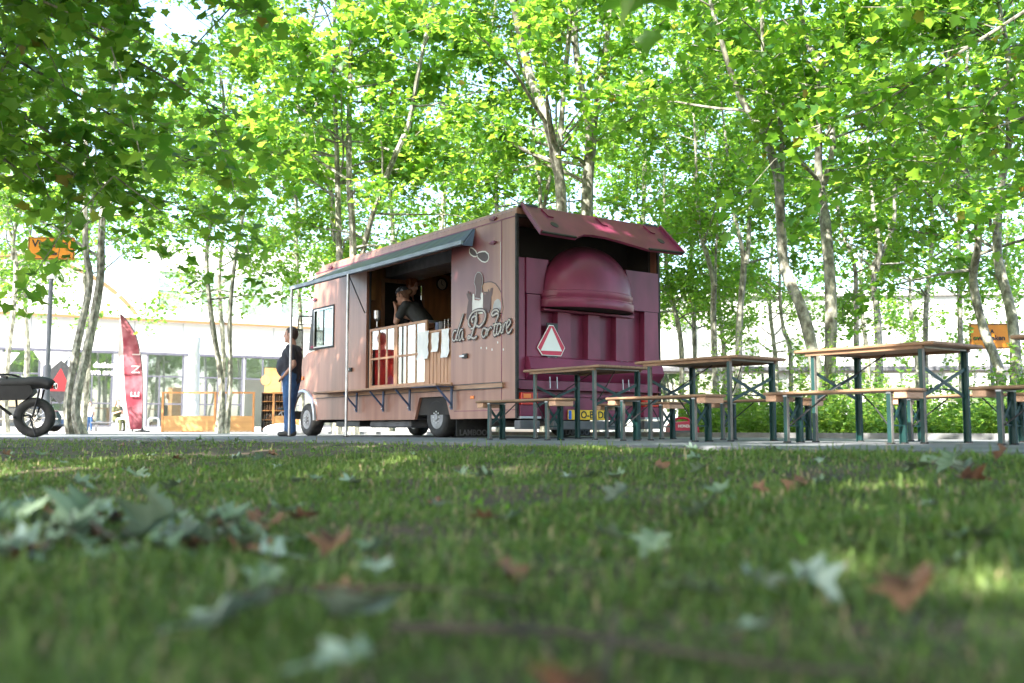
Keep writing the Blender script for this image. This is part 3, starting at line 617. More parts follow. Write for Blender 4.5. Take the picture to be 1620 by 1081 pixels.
LOGO = {
'lensA':[(1.01,2.4),(0.99,2.42),(0.94,2.4),(0.88,2.36),(0.86,2.33),(0.84,2.31),(0.86,2.3),(0.92,2.31),(0.98,2.34),(1.01,2.37)],
'lensB':[(0.84,2.32),(0.8,2.33),(0.73,2.33),(0.66,2.32),(0.6,2.28),(0.59,2.24),(0.61,2.21),(0.66,2.2),(0.73,2.22),(0.78,2.25),(0.82,2.28)],
'head':[(0.89,1.96),(0.88,2.0),(0.86,2.05),(0.82,2.08),(0.77,2.07),(0.73,2.04),(0.71,1.99),(0.71,1.94),(0.73,1.9),(0.74,1.83),(0.76,1.78),(0.74,1.74),(0.88,1.77),(0.86,1.81),(0.85,1.86),(0.86,1.91)],
'armL':[(1.08,1.52),(1.07,1.6),(1.05,1.69),(1.03,1.75),(1.06,1.8),(1.08,1.84),(1.06,1.84),(1.04,1.81),(1.05,1.87),(1.03,1.87),(1.01,1.81),(0.99,1.86),(0.98,1.85),(0.97,1.8),(0.95,1.82),(0.93,1.81),(0.95,1.77),(0.94,1.71),(0.94,1.62),(0.97,1.54),(1.01,1.51),(1.05,1.5)],
'armR':[(0.7,1.78),(0.68,1.79),(0.65,1.77),(0.64,1.8),(0.62,1.82),(0.6,1.78),(0.59,1.84),(0.57,1.84),(0.56,1.8),(0.53,1.85),(0.51,1.85),(0.52,1.79),(0.5,1.85),(0.48,1.85),(0.49,1.79),(0.52,1.73),(0.53,1.66),(0.55,1.58),(0.57,1.54),(0.63,1.56),(0.67,1.59),(0.7,1.64)],
'apron':[(0.93,1.82),(0.9,1.82),(0.89,1.74),(0.79,1.72),(0.75,1.73),(0.74,1.82),(0.7,1.81),(0.7,1.69),(0.7,1.55),(0.94,1.56),(0.94,1.7)],
'ovenO':[(0.73,1.9),(0.68,1.93),(0.6,1.93),(0.52,1.92),(0.44,1.89),(0.38,1.84),(0.32,1.77),(0.3,1.69),(0.28,1.58),(0.29,1.52),(0.52,1.53),(0.52,1.67),(0.52,1.76),(0.57,1.81),(0.68,1.82)],
'ovenI':[(0.49,1.57),(0.48,1.63),(0.45,1.68),(0.39,1.7),(0.35,1.69),(0.32,1.65),(0.31,1.59),(0.32,1.53),(0.48,1.54)],
'L_d1':[(1.29,1.38),(1.35,1.38),(1.39,1.32),(1.38,1.26),(1.32,1.26),(1.28,1.33),(1.21,1.45),(1.13,1.59),(1.21,1.45),(1.28,1.31),(1.29,1.26),(1.25,1.26)],
'L_a':[(1.14,1.38),(1.19,1.38),(1.23,1.32),(1.22,1.25),(1.18,1.27),(1.14,1.36),(1.15,1.27),(1.11,1.25)],
'L_P1':[(0.82,1.58),(0.85,1.48),(0.9,1.36),(0.96,1.27),(1.02,1.26),(1.0,1.29),(0.9,1.25),(0.82,1.27)],
'L_P2':[(0.96,1.4),(1.01,1.44),(1.0,1.51),(0.92,1.58),(0.79,1.6),(0.67,1.58),(0.63,1.52),(0.67,1.44),(0.76,1.39),(0.83,1.41)],
'L_P3':[(0.9,1.46),(0.93,1.47),(0.93,1.51),(0.87,1.53),(0.82,1.5),(0.85,1.42),(0.9,1.38),(0.96,1.38)],
'L_o':[(0.64,1.36),(0.69,1.35),(0.71,1.29),(0.68,1.25),(0.63,1.27),(0.61,1.33),(0.64,1.36),(0.57,1.33)],
'L_r':[(0.57,1.36),(0.58,1.31),(0.6,1.26),(0.57,1.32),(0.52,1.36),(0.49,1.34)],
'L_t':[(0.34,1.53),(0.38,1.56),(0.45,1.56),(0.49,1.53),(0.47,1.5),(0.39,1.52),(0.35,1.5),(0.39,1.44),(0.43,1.36),(0.45,1.28),(0.43,1.25),(0.39,1.27)],
'L_tb':[(0.47,1.38),(0.36,1.39)],
'L_a2':[(0.29,1.37),(0.34,1.39),(0.38,1.34),(0.38,1.27),(0.34,1.27),(0.29,1.36),(0.3,1.29),(0.27,1.27)],
'L_r2':[(0.25,1.39),(0.25,1.33),(0.26,1.27),(0.24,1.34),(0.2,1.39),(0.17,1.37)],
'L_e':[(0.18,1.32),(0.13,1.35),(0.1,1.39),(0.13,1.42),(0.17,1.38),(0.18,1.31),(0.15,1.26),(0.1,1.28),(0.08,1.31)],
}
# lettering and emblem on the serving side, as flat layers of foil
def foil(name, key, m, x, pad=0., t=.0012):
    P = LOGO[key]; cx = sum(p[0] for p in P)/len(P); cz = sum(p[1] for p in P)/len(P)
    if pad:
        Q = []
        for i, p in enumerate(P):
            a_, b_ = Vector(P[i-1]), Vector(P[(i+1) % len(P)]); d = (b_-a_); nrm = Vector((d.y, -d.x)).normalized()
            if True: Q.append((p[0]+nrm.x*pad*foil.sgn(P), p[1]+nrm.y*pad*foil.sgn(P)))
        P = Q
    return MB().prism([(-x, s, z) for s, z in P], (1,0,0), t).build(name, m, tk)
foil.sgn = lambda P: 1 if sum(P[i-1][0]*P[i][1]-P[i][0]*P[i-1][1] for i in range(len(P))) > 0 else -1
for k_ in ('lensA', 'lensB'): foil('emblem_outline', k_, 'white_print', .0020, .016); foil('emblem_lens', k_, 'dark_print', .0036)
foil('emblem_oven_outline', 'ovenO', 'dark_print', .0020, .012); foil('emblem_oven', 'ovenO', 'tan_print', .0036); foil('emblem_mouth', 'ovenI', 'grey_print', .0052)
for k_ in ('armL', 'armR'): foil('emblem_arm', k_, 'brown_print', .0068)
foil('emblem_apron', 'apron', 'white_print', .0084); foil('emblem_head_outline', 'head', 'grey_print', .0092, .012); foil('emblem_head', 'head', 'brown_print', .0106)
for k_, P in LOGO.items():
    if not k_.startswith('L_'): continue
    c_ = catmull([(-.0145 - .0002*(hash(k_) % 7), s, z) for s, z in P], 5)
    big = 'P' in k_ or k_ == 'L_t'
    MB().tube(c_, .026 if big else .023, 8, True, (1,0,0)).build('letter_outline', 'dark_print', tk)
    MB().tube([p + Vector((-.004,0,0)) for p in c_], .0115 if big else .0095, 8, True, (1,0,0)).build('letter', 'letter_foil', tk)
MB().box((-.003,.325,1.93),(-.0003,.332,2.40)).build('scratch', 'white_print', tk)
rr = random.Random(9)
for i in range(5):
    s_ = .75-.12*i; z_ = 1.12+rr.uniform(-.05,.06); MB().ell((0,s_,z_),(.002,.012,.016),8,6).build('paint_chip', 'white_print', tk)

# ---- awning, its bar, poles and strap
A0, A1 = Vector((0,.92,2.665)), Vector((0,4.75,2.655)); B0, B1 = Vector((-.15,.95,2.47)), Vector((-.90,4.49,2.23))
vs = []; fs = []; NU = 16
for i in range(NU+1):
    t = i/NU
    for a_, b_ in ((A0, A1), (B0, B1)): vs.append(a_.lerp(b_, t) + Vector((-.004,0,0)))
    for a_, b_ in ((A0, A1), (B0, B1)): vs.append(a_.lerp(b_, t) + Vector((-.004,0,-.035)))
for i in range(NU): o = i*4; fs += [(o,o+1,o+5,o+4), (o+1,o+3,o+7,o+5), (o,o+4,o+6,o+2)]
fs += [(0,2,3,1), (NU*4,NU*4+1,NU*4+3,NU*4+2)]
aw = MB().add(vs, fs).build('awning', 'awning', tk)
MB().add([tuple(Vector(v)+Vector((0,0,-.003))) for v in vs if True], [(i*4+2, i*4+6, i*4+7, i*4+3) for i in range(NU)]).build('lining', 'awning_under', aw)
MB().bar(B0 + Vector((-.02,-.02,0)), B1 + Vector((-.02,.05,0)), .035, .05).build('front_bar', 'awning_trim', aw)
MB().prism([(-.0,.90,2.66),(-.15,.93,2.455),(-.17,.93,2.43),(-.06,.88,2.42)], (0,-1,0), .015).build('end_flap', 'blue_metal', aw)
for t in (.63, 1.0):
    q = B0.lerp(B1, t) + Vector((-.02,-.02,-.02))
    pp = MB().tube([(q.x,q.y,0),(q.x,q.y,q.z)], .019, 10).build('awning_pole', 'steel', tk, True); MB().tube([(q.x,q.y,0),(q.x,q.y,.015)], .04, 10).build('foot', 'rubber', pp)
q = B0.lerp(B1, .63); MB().tube([(q.x,q.y,q.z-.03),(-.01,3.86,1.86)], .009, 6).build('strut', 'black_metal', tk)

# ---- rear: frame, oven cavity, dome, ribs, hatch
MB().box((.0,.0,.24),(.035,.03,2.70)).box((2.345,0,.24),(2.38,.03,2.70)).box((.035,.0,2.66),(2.345,.03,2.70)).build('rear_frame', 'rubber', tk)
MB().box((.04,.55,1.5),(2.34,.58,2.66)).build('oven_cavity', 'dark_inside', tk); MB().box((2.30,.14,2.0),(2.338,.55,2.66)).build('cavity_side', 'dark_inside', tk); MB().box((.042,.14,2.0),(.08,.55,2.66)).build('cavity_side', 'dark_inside', tk)
MB().box((.036,.105,.24),(2.344,.135,2.18)).build('rear_panel', 'paint_rear', tk)
MB().box((.04,.08,2.10),(2.34,.54,2.13)).build('oven_deck', 'dark_inside', tk)
MB().box((.037,.012,.70),(.135,.104,2.175),.004).build('rear_rib', 'paint_rear', tk)
for x0, x1, z1 in ((.15,.37,1.735),(.62,.84,1.56),(1.11,1.32,1.56),(1.58,1.80,1.56),(2.08,2.343,1.65)):
    MB().prism([(x0,.0,.97),(x1,.0,.97),(x1-.01,.0,z1),(x0+.01,.0,z1)], (0,1,0), .104).build('rear_rib', 'paint_rear', tk)
MB().prism([(.145,-.006,1.745),(.40,-.006,1.745),(.405,-.006,1.85),(.43,-.006,2.0),(.48,-.006,2.175),(.145,-.006,2.175)], (0,1,0), .11).build('upper_panel', 'paint_rear', tk)
MB().prism([(1.86,-.006,1.655),(2.343,-.006,1.655),(2.343,-.006,2.175),(1.76,-.006,2.175),(1.83,-.006,1.9)], (0,1,0), .11).build('upper_panel', 'paint_rear', tk)
# dome
CX = 1.11; prof = [(1.03,1.585),(1.05,1.60),(1.05,1.685),(1.03,1.695),(1.015,1.70),(1.015,1.715),(1.03,1.725),(1.03,1.79),(1.0,1.80)]
prof += [(math.cos(t), 1.80+.61*math.sin(t)) for t in np.linspace(.08, math.pi/2*.985, 14)]
vs = []; fs = []; NJ = 40
for r, z in prof:
    for j in range(NJ+1):
        a_ = -math.pi*j/NJ; vs.append((CX + .70*r*math.cos(a_), .04 + .40*r*math.sin(a_), z))
k_ = NJ+1; fs = [(i*k_+j, i*k_+j+1, (i+1)*k_+j+1, (i+1)*k_+j) for i in range(len(prof)-1) for j in range(NJ)]
pdm = M['paint_rear'].copy(); pdm.name = 'paint_dome'; M['paint_dome'] = pdm; n = pdm.node_tree; p = n.nodes['Principled BSDF']; src = p.inputs['Base Color'].links[0].from_socket
tc = n.nodes.new('ShaderNodeTexCoord'); sx = n.nodes.new('ShaderNodeSeparateXYZ'); n.links.new(tc.outputs['Object'], sx.inputs[0])     # smoke-stained crown of the oven
ns = n.nodes.new('ShaderNodeTexNoise'); ns.inputs['Scale'].default_value = 2.6; ns.inputs['Detail'].default_value = 6; n.links.new(tc.outputs['Object'], ns.inputs[0])
ad = n.nodes.new('ShaderNodeMath'); ad.operation = 'MULTIPLY_ADD'; ad.inputs[1].default_value = .7; n.links.new(ns.outputs[0], ad.inputs[0]); n.links.new(sx.outputs[2], ad.inputs[2])
r_ = n.nodes.new('ShaderNodeMapRange'); r_.inputs[1].default_value = 2.45; r_.inputs[2].default_value = 2.75; r_.inputs[4].default_value = .85; n.links.new(ad.outputs[0], r_.inputs[0])
mx = n.nodes.new('ShaderNodeMix'); mx.data_type = 'RGBA'; mx.inputs[7].default_value = (.02,.012,.014,1); n.links.new(r_.outputs[0], mx.inputs[0]); n.links.new(src, mx.inputs[6]); n.links.new(mx.outputs[2], p.inputs['Base Color'])
dome = MB().add(vs, [f[::-1] for f in fs]).build('oven_dome', 'paint_dome', tk, True)
vs2 = [(CX + .70*math.cos(a_), .04 + .40*math.sin(a_), 1.59) for a_ in np.linspace(0, -math.pi, 30)]
MB().prism(vs2, (0,0,-1), .004).build('dome_underside', 'dark_inside', dome)
MB().box((.38,-.05,1.545),(1.86,.044,1.572),.004).build('dome_ledge', 'paint_rear', tk)
# bottom trough
MB().prism([(.14,-.0,.985),(.14,-.055,.965),(.14,-.10,.83),(.14,-.085,.80),(.14,.02,.70),(.14,.104,.70),(.14,.104,.985)], (1,0,0), 2.2).build('trough', 'paint_rear', tk)
MB().box((.037,.02,.60),(2.343,.044,.695)).build('skirt', 'paint_rear', tk); MB().box((.037,-.03,.585),(2.343,.044,.598)).build('skirt_lip', 'paint_rear', tk)
MB().box((.50,-.01,.22),(1.75,.044,.50),.004).build('plate_panel', 'paint_rear', tk); MB().box((.56,-.02,.505),(1.7,.044,.53)).build('skirt_lip', 'paint_rear', tk)
for x_ in (.47,.58,1.66,1.76): MB().bar((x_,-.02,.98),(x_+.02,-.02,.60), .012, .012).build('gas_strut', 'steel', tk)
for x0 in (.05, 2.05):
    t_ = MB().box((x0,-.03,.40),(x0+.25,.044,.545),.006).build('tail_light', 'lamp_red', tk); MB().box((x0+.03,-.036,.48),(x0+.14,-.0305,.53),.002).build('indicator_lens', 'lamp_orange', t_)
    MB().box((x0-.01,-.02,.265),(x0+.26,.044,.395),.004).build('corner_panel', 'paint_rear', tk); MB().box((x0-.02,-.05,.236),(x0+.28,.04,.262)).build('bumper_strip', 'alu', tk)
    MB().box((x0-.05,-.07,.11),(x0+.25,.05,.215),.008).build('step', 'dirty_grey', tk)
MB().box((.48,-.09,.10),(1.56,.0,.21),.01).build('bumper_step', 'dirty_grey', tk)
np_ = MB().box((.76,-.035,.225),(1.36,-.022,.345),.003).build('number_plate', 'plate_yellow', tk)
MB().box((.765,-.0375,.23),(.81,-.0352,.34)).build('plate_band', 'plate_blue', np_)
text('plate_text', 'O-B', .125, 'black_text', np_, (.955,-.038,.245), (1,0,0), (0,0,1), .001, bold=.002); text('plate_text', 'DI', .125, 'black_text', np_, (1.235,-.038,.245), (1,0,0), (0,0,1), .001, bold=.002)
# slow-vehicle triangle
tri = [(.48,1.375),(.545,1.375),(.725,1.105),(.665,1.0),(.37,1.0),(.295,1.09)]
ts = MB().prism([(x,-.012,z) for x, z in tri], (0,-1,0), .008).build('warning_triangle', 'sign_white', tk)
def shr(P, k): 
    cx = sum(p[0] for p in P)/len(P); cz = sum(p[1] for p in P)/len(P); return [(cx+(x-cx)*k, cz+(z-cz)*k) for x, z in P]
MB().prism([(x,-.0205,z) for x, z in shr(tri, .95)], (0,-1,0), .002).build('red_field', 'sign_red', ts)
MB().prism([(x,-.023,z) for x, z in ((.512,1.345),(.675,1.06),(.345,1.055))], (0,-1,0), .002).build('white_field', 'sign_white', ts)
MB().box((.45,-.011,.96),(.62,.0,1.4)).build('triangle_holder', 'black_metal', ts)
# hatch
HO = [(.04,2.375),(.55,2.355),(.62,2.39),(.74,2.435),(.90,2.455),(1.10,2.45),(1.32,2.42),(1.55,2.37),(1.73,2.325),(2.37,2.37)]
zc = lambda x: 2.375
vs = []; D = Vector((0,-.42,-.41))
top = [(.06,.0,2.785),(2.36,.0,2.785)]
# outline runs down from the hinge line to the cut-out lower edge; distance out follows the drop
out = []
for x, z in [(.03,2.375),(.55,2.365),(.62,2.40),(.74,2.445),(.90,2.462),(1.10,2.455),(1.32,2.425),(1.55,2.385),(1.73,2.35),(2.36,2.365)]:
    out.append((x, -.42*(2.785-z)/.41, z))
hp = [top[0]] + out + [top[1]]
nh = Vector((0,-.41,.42)).normalized()
ht = MB().prism(hp, nh, .03).build('hatch', 'paint_flap', tk)
for a_, b_ in ((top[0], out[0]), (out[-1], top[1])): MB().bar(Vector(a_)+nh*.046, Vector(b_)+nh*.046, .03, .04, nh).build('hatch_edge', 'paint_rear', ht)
for i0, i1 in ((0,1),(8,9)): MB().bar(Vector(out[i0])+nh*.042, Vector(out[i1])+nh*.042, .024, .02, nh).build('rubber_seal', 'rubber', ht)
for f_ in (.12,.5,.86):
    p_ = Vector(top[0]).lerp(Vector(top[1]), f_) + nh*.040; MB().bar(p_ + Vector((0,-.03,-.03)), p_ + Vector((.03,-.13,-.13)), .02, .018, nh).bar(p_ + Vector((.03,-.13,-.13)), p_ + Vector((.10,-.135,-.135)), .02, .016, nh).build('hinge_strap', 'paint_rear', ht)
for f_ in (.13,.90):
    c_ = Vector(top[0]).lerp(Vector(top[1]), f_) + D*.62 + nh*.0305; u_ = Vector((1,0,0)); v_ = D.normalized()
    MB().prism([c_ + u_*.055*math.cos(t) + v_*.055*math.sin(t) for t in np.linspace(0, 2*math.pi, 15)[:-1]], nh, .004).build('vent_hole', 'dark_inside', ht)
MB().tube([(.02,-.01,2.79),(2.37,-.01,2.79)], .018, 8).box((.1,-.03,2.80),(.3,.06,2.825)).box((2.1,-.03,2.80),(2.32,.06,2.825)).build('hatch_hinge', 'black_metal', tk)

# ---- loose things inside the truck (each its own thing)
def put(o, x, y, z, label, cat, group=None):
    o.location = tw(x, y, z); o.rotation_euler = (0,0,TH); return tag(o, label, cat, group)
o = empty('wall_clock', 'round pale wall clock on the wooden bulkhead inside the truck', 'clock'); put(o, 1.68, 4.398, 2.50, o['label'], 'clock')
MB().lathe([(.098,-.001),(.105,-.03),(.092,-.036),(.09,-.012)], (0,0,0), 'y', 24, False).build('rim', 'black_metal', o, True); MB().lathe([(.0,-.008),(.091,-.008),(.091,-.002)], (0,0,0), 'y', 24).build('face', 'clock_face', o)
MB().bar((0,-.012,0),(0,-.012,.06), .006, .004, (0,1,0)).bar((0,-.014,0),(.03,-.014,-.02), .007, .004, (0,1,0)).build('hands', 'black_text', o)
o = MB().lathe([(.035,0),(.03,.02),(.012,.04),(.012,.12),(.05,.16),(.055,.28),(.05,.285)], n=16).build('steel_dispenser', 'steel', None, True); put(o, .12, 3.70, 1.60, 'tall steel dispenser at the left end of the serving counter', 'dispenser')
for i, (m_, s_) in enumerate((('blue_metal', 2.02), ('dirty_grey', 1.93))):
    o = MB().lathe([(.045,0),(.045,.15),(.04,.15),(.04,.01)], n=16).build('cutlery_tin', m_, None, True); put(o, .16, s_, 1.412, ('blue' if i == 0 else 'grey') + ' cutlery tin on the lower counter behind the plank front', 'tin')
o = MB()
for s_ in (0,.09,.18,.27):
    o.tube([(0,s_,0),(0,s_,.17),(.14,s_,.17),(.14,s_,0)], .005, 5)
o.tube([(0,0,.01),(0,.27,.01),(.14,.27,.01),(.14,0,.01),(0,0,.01)], .006, 5).tube([(0,0,.09),(0,.27,.09)], .004, 5)
o = o.build('wire_rack', 'steel', None); put(o, .12, 1.53, 1.412, 'wire rack on the lower counter by the opening edge', 'rack')
o = MB().box((0,0,0),(.2,.3,.012)).box((.01,.01,.0125),(.19,.28,.018)).build('notepad', 'paper', None); put(o, .1, 3.35, 1.60, 'order pad on the serving counter', 'notepad')
jm = MB().lathe([(.05,0),(.055,.02),(.055,.13),(.04,.16),(.042,.18)], n=12)
jl = [('red', 'red_panel'), ('pale', 'paper'), ('dark', 'bottle')]
for i in range(9):
    o = jm.build('jar', jl[i % 3][1], None, True); put(o, 2.08, 2.35+i*.22, 1.772 if i % 2 else 2.072, jl[i % 3][0] + ' jar on the shelves at the back of the truck kitchen', 'jar', 'jars on the kitchen shelves')

# ================================================================ BEER TABLES AND BENCHES
FA = R_(38)
def leg_frame(parent, y, x0, x1, h, mod, rod=1):
    """one folding leg frame across the top: two posts, crossed braces, hinge rod"""
    for x, sg in ((x0, 1), (x1, -1)):
        l = MB().box((x-.002,y-.017,0),(x+.004,y+.017,h)).box((x+.0045 if sg > 0 else x-.028,y+.012,0),(x+.028 if sg > 0 else x-.0025,y+.017,h)).build('leg', 'leg_green', parent)
        MB().box((x-.004,y-.0215,.004),(x+.024,y-.0175,h-.004)).build('leg_edge', 'leg_edge' if sg > 0 else 'leg_green', l)
        MB().box((x-.008,y-.022,0),(x+.038,y+.02,.012)).build('foot', 'rubber', l)
    a, b = h*(.50 if h > .5 else .42), h*(.80 if h > .5 else .84)
    MB().bar((x0+.03,y-.004,a),(x1-.01,y-.004,b), .006, .028).build('brace', 'leg_green', parent)
    MB().bar((x0+.03,y+.006,b),(x1-.01,y+.006,a), .006, .028).build('brace', 'leg_green', parent)
    if h < .5: MB().bar((x0+.02,y,h*.37),(x1-.01,y,h*.37), .012, .012).build('crossbar', 'leg_green', parent)
    MB().tube([(x0+.02,y+rod*.02,a-.02),((x0+x1)/2,y+rod*.16,(a+h)/2),(x1-.05,y+rod*.30,h+.008)], .006, 6).build('stay_rod', 'black_metal', parent)
    MB().box((x0-.002,y-.02,h-.0005),(x1+.03,y+.02,h+.012)).build('hinge_plate', 'steel', parent)
def wtop(parent, x1, y1, z, t, name):
    m = MB().box((0,0,z),(x1,y1,z+t),.008); o = m.build(name, 'wood_top', parent); return o
def table(nx, ny, label, dr=0):
    t = empty('beer_table', label, 'table', (nx, ny, 0), FA + R_(dr), 'folding beer tables in a row')
    wtop(t, .74, 1.26, .744, .028, 'table_top')
    MB().box((.02,.1,.72),(.05,1.16,.7435)).box((.69,.1,.72),(.72,1.16,.7435)).build('under_batten', 'wood_top', t)
    leg_frame(t, .13, .04, .68, .7315, 0, 1); leg_frame(t, 1.10, .04, .68, .7315, 0, -1)
    MB().tube([(.06,.2,.42),(.3,.24,.42),(.32,.24,.40),(.36,.24,.43),(.66,.2,.42)], .007, 6).build('latch_rod', 'leg_green', t)
    return t
def bench(nx, ny, label, L=1.28, rz=FA):
    t = empty('beer_bench', label, 'bench', (nx, ny, 0), rz, 'folding beer benches')
    wtop(t, .27, L, .385, .026, 'seat')
    for y in (.02, L-.12): MB().box((.015,y,.335),(.255,y+.10,.3845),.004).build('end_block', 'wood_end', t)
    leg_frame(t, .17, .03, .215, .372, 0, 1); leg_frame(t, L-.20, .03, .215, .372, 0, -1)
    return t
ca, sa = -math.sin(FA), math.cos(FA)
table(.894, 10.2, 'beer table directly behind the truck, in front of its warning triangle')
table(2.0, 8.83, 'second beer table from the truck, beside its right rear corner', 1.2)
table(3.15, 7.42, 'large near beer table in front of the two big trunks at right', -.8)
table(4.30, 6.03, 'beer table cut off by the right edge of the picture')
bench(.42, 9.62, 'near bench beside the truck rear, left of all the tables', rz=FA+R_(1.6))
bench(1.66, 8.55, 'near bench between the first and second beer tables from the truck', rz=FA+R_(-1.2))
bench(2.86, 7.20, 'near bench in front of the third beer table from the truck', rz=FA+R_(0.7))
bench(4.02, 6.05, 'near bench at the right edge of the picture')
bench(1.72, 10.90, 'far bench behind the beer table nearest the truck', rz=FA+R_(-2))
bench(2.84, 9.50, 'far bench behind the second beer table from the truck', rz=FA+R_(1.5))
bench(4.22, 8.15, 'far bench behind the third beer table from the truck', rz=FA+R_(-0.9))

# ---------------------------------------------------------------- generator
g = empty('generator', 'red portable generator on the grass beside the truck rear', 'generator', (2.46, 14.4, -.03), R_(12))
pf = [(-.20,.03),(.17,.03),(.21,.08),(.20,.16),(.15,.235),(.06,.255),(-.16,.235),(-.215,.17),(-.22,.07)]
MB().prism([(x,-.12,z) for x, z in pf], (0,1,0), .24).build('shell', 'gen_red', g)
MB().tube(catmull([(-.13,0,.23),(-.10,0,.285),(.0,0,.30),(.08,0,.285),(.10,0,.245)], 4), .017, 8).build('handle', 'gen_red', g, True)
MB().box((-.17,-.128,.045),(.10,-.1205,.12)).build('louvre_panel', 'dirty_grey', g); MB().box((.15,-.10,.05),(.225,.10,.10)).build('outlet_panel', 'black_metal', g)
for x in (-.15,.13):
    for y in (-.08,.08): MB().lathe([(.02,0),(.02,.03)], (x,y,0), n=8).build('rubber_foot', 'rubber', g)
text('lettering', 'HONDA', .055, 'white_print', g, (-.12,-.1225,.165), (1,0,0), (0,0,1), .001, bold=.002)

# ---------------------------------------------------------------- fat-tyre motorbike at the left edge
mb = empty('motorbike', 'black fat tyre motorbike cut off by the left edge', 'motorbike', (-6.36, 13.3, 0), math.pi + R_(6))
def mwheel(x):
    r = .265
    w_ = MB().lathe([(r*.60,-.04),(r*.74,-.058),(r*.9,-.055),(r*.98,-.035),(r,0),(r*.98,.035),(r*.9,.055),(r*.74,.058),(r*.60,.04),(r*.60,-.04)], (x,0,r), 'y', 36, False).build('wheel', 'rubber', mb, True)
    MB().lathe([(r*.62,-.03),(r*.55,-.03),(r*.55,.03),(r*.62,.03)], (x,0,r), 'y', 30, False).build('rim', 'moto_black', w_, True)
    s_ = MB()
    for i in range(12):
        t = i*math.pi/6; s_.tube([(x+.03*math.cos(t+.6),.0,r+.03*math.sin(t+.6)),(x+r*.57*math.cos(t),.0,r+r*.57*math.sin(t))], .003, 4)
    s_.lathe([(.045,-.04),(.045,.04)], (x,0,r), 'y', 12); s_.build('spokes', 'chrome', w_)
mwheel(0); mwheel(1.12)
st = MB().tube(catmull([(-.21,0,.675),(-.15,0,.715),(-.02,0,.735),(.15,0,.72),(.35,0,.715),(.55,0,.71)], 5), [.04,.06,.075]+[.08]*20+[.06]*3, 12).build('seat', 'moto_seat', mb, True)
MB().prism([(.0,-.07,.60),(.10,-.07,.50),(.50,-.07,.49),(.60,-.07,.60),(.55,-.07,.70),(.05,-.07,.69)], (0,1,0), .14).build('battery_box', 'moto_black', mb)
MB().tube([(-.2,-.04,.665),(.55,-.04,.66),(.72,-.04,.60)], .016).tube([(-.2,.04,.665),(.55,.04,.66),(.72,.04,.60)], .016).tube([(-.08,-.08,.64),(0,-.08,.265)], .014).tube([(-.08,.08,.64),(0,.08,.265)], .014).tube([(.25,0,.56),(.22,0,.30),(0,-.085,.265)], .016).tube([(.72,0,.62),(.3,0,.30)], .02).build('frame', 'moto_black', mb)
MB().tube([(.62,0,.86),(.70,0,.70),(.78,-.075,.6),(1.12,-.075,.265)], .018).tube([(.78,.075,.6),(1.12,.075,.265)], .018).build('fork', 'moto_black', mb)
MB().tube(catmull([(.30,-.36,.80),(.42,-.30,.845),(.58,-.1,.85),(.60,.1,.85),(.42,.30,.845),(.30,.36,.80)], 4), .013, 8).build('handlebar', 'moto_black', mb)
for s_ in (-1,1): MB().tube([(.30,s_*.36,.80),(.22,s_*.40,.775)], .019, 8).build('grip', 'rubber', mb)
MB().lathe([(0,.0),(.035,.0),(.035,.03)], (-.245,0,.685), 'x', 14).build('tail_lamp', 'lamp_red', mb); MB().lathe([(.03,-.012),(.045,-.012),(.045,.012),(.03,.012)], (-.25,0,.685), 'x', 14, False).build('lamp_ring', 'chrome', mb)
MB().lathe([(0,.0),(.07,.0),(.075,.08),(.04,.12)], (.80,0,.74), 'x', 16).build('headlamp', 'moto_black', mb)
MB().tube([(.24,-.15,.27),(.24,.15,.27)], .02).tube([(.24,-.15,.27),(.38,-.17,.27)], .014).build('pedal', 'chrome', mb); MB().tube([(.05,.06,.30),(-.08,.16,.02)], .012).build('side_stand', 'moto_black', mb)
MB().lathe([(.07,-.075),(.07,-.07)], (0,0,.265), 'y', 20).build('brake_disc', 'steel', mb)

# ---------------------------------------------------------------- dark car far left
cr = empty('parked_car', 'dark parked car far behind the motorbike', 'car', (-20.1, 40.2, .004), R_(7))
low = [(-2.1,.28),(-1.95,.22),(1.95,.22),(2.1,.30),(2.12,.60),(1.98,.82),(1.2,.93),(-1.6,.98),(-2.05,.90),(-2.13,.6)]
cab = [(-1.75,.97),(-1.35,1.36),(-.9,1.45),(.2,1.46),(.65,1.38),(1.3,.93)]
def loft(prof, y0, y1, inset, m, name, parent):
    k = len(prof); c = Vector((sum(p[0] for p in prof)/k, sum(p[1] for p in prof)/k)); vs = []
    for y, s_ in ((y0, inset), (y0+.08, 1), (y1-.08, 1), (y1, inset)):
        for x, z in prof: vs.append((c.x+(x-c.x)*s_, y, c.y+(z-c.y)*s_))
    fs = [tuple(range(k)), tuple(3*k+i for i in range(k))[::-1]] + [(r*k+i, r*k+k+i, r*k+k+(i+1) % k, r*k+(i+1) % k) for r in range(3) for i in range(k)]
    return MB().add(vs, fs).build(name, m, parent, True)
loft(low, -.86, .86, .95, 'car_paint', 'body', cr); loft(cab, -.76, .76, .93, 'car_paint', 'cabin', cr)
for P in ([(-1.4,1.0),(-1.2,1.32),(-.45,1.37),(-.45,1.0)], [(-.38,1.0),(-.38,1.375),(.2,1.375),(.55,1.3),(.95,1.0)]):
    MB().prism([(x,-.765,z) for x, z in P], (0,-1,0), .006).build('side_window', 'glass_car', cr)
MB().box((-2.0,-.875,.50),(2.0,-.862,.53)).build('door_strip', 'chrome', cr)
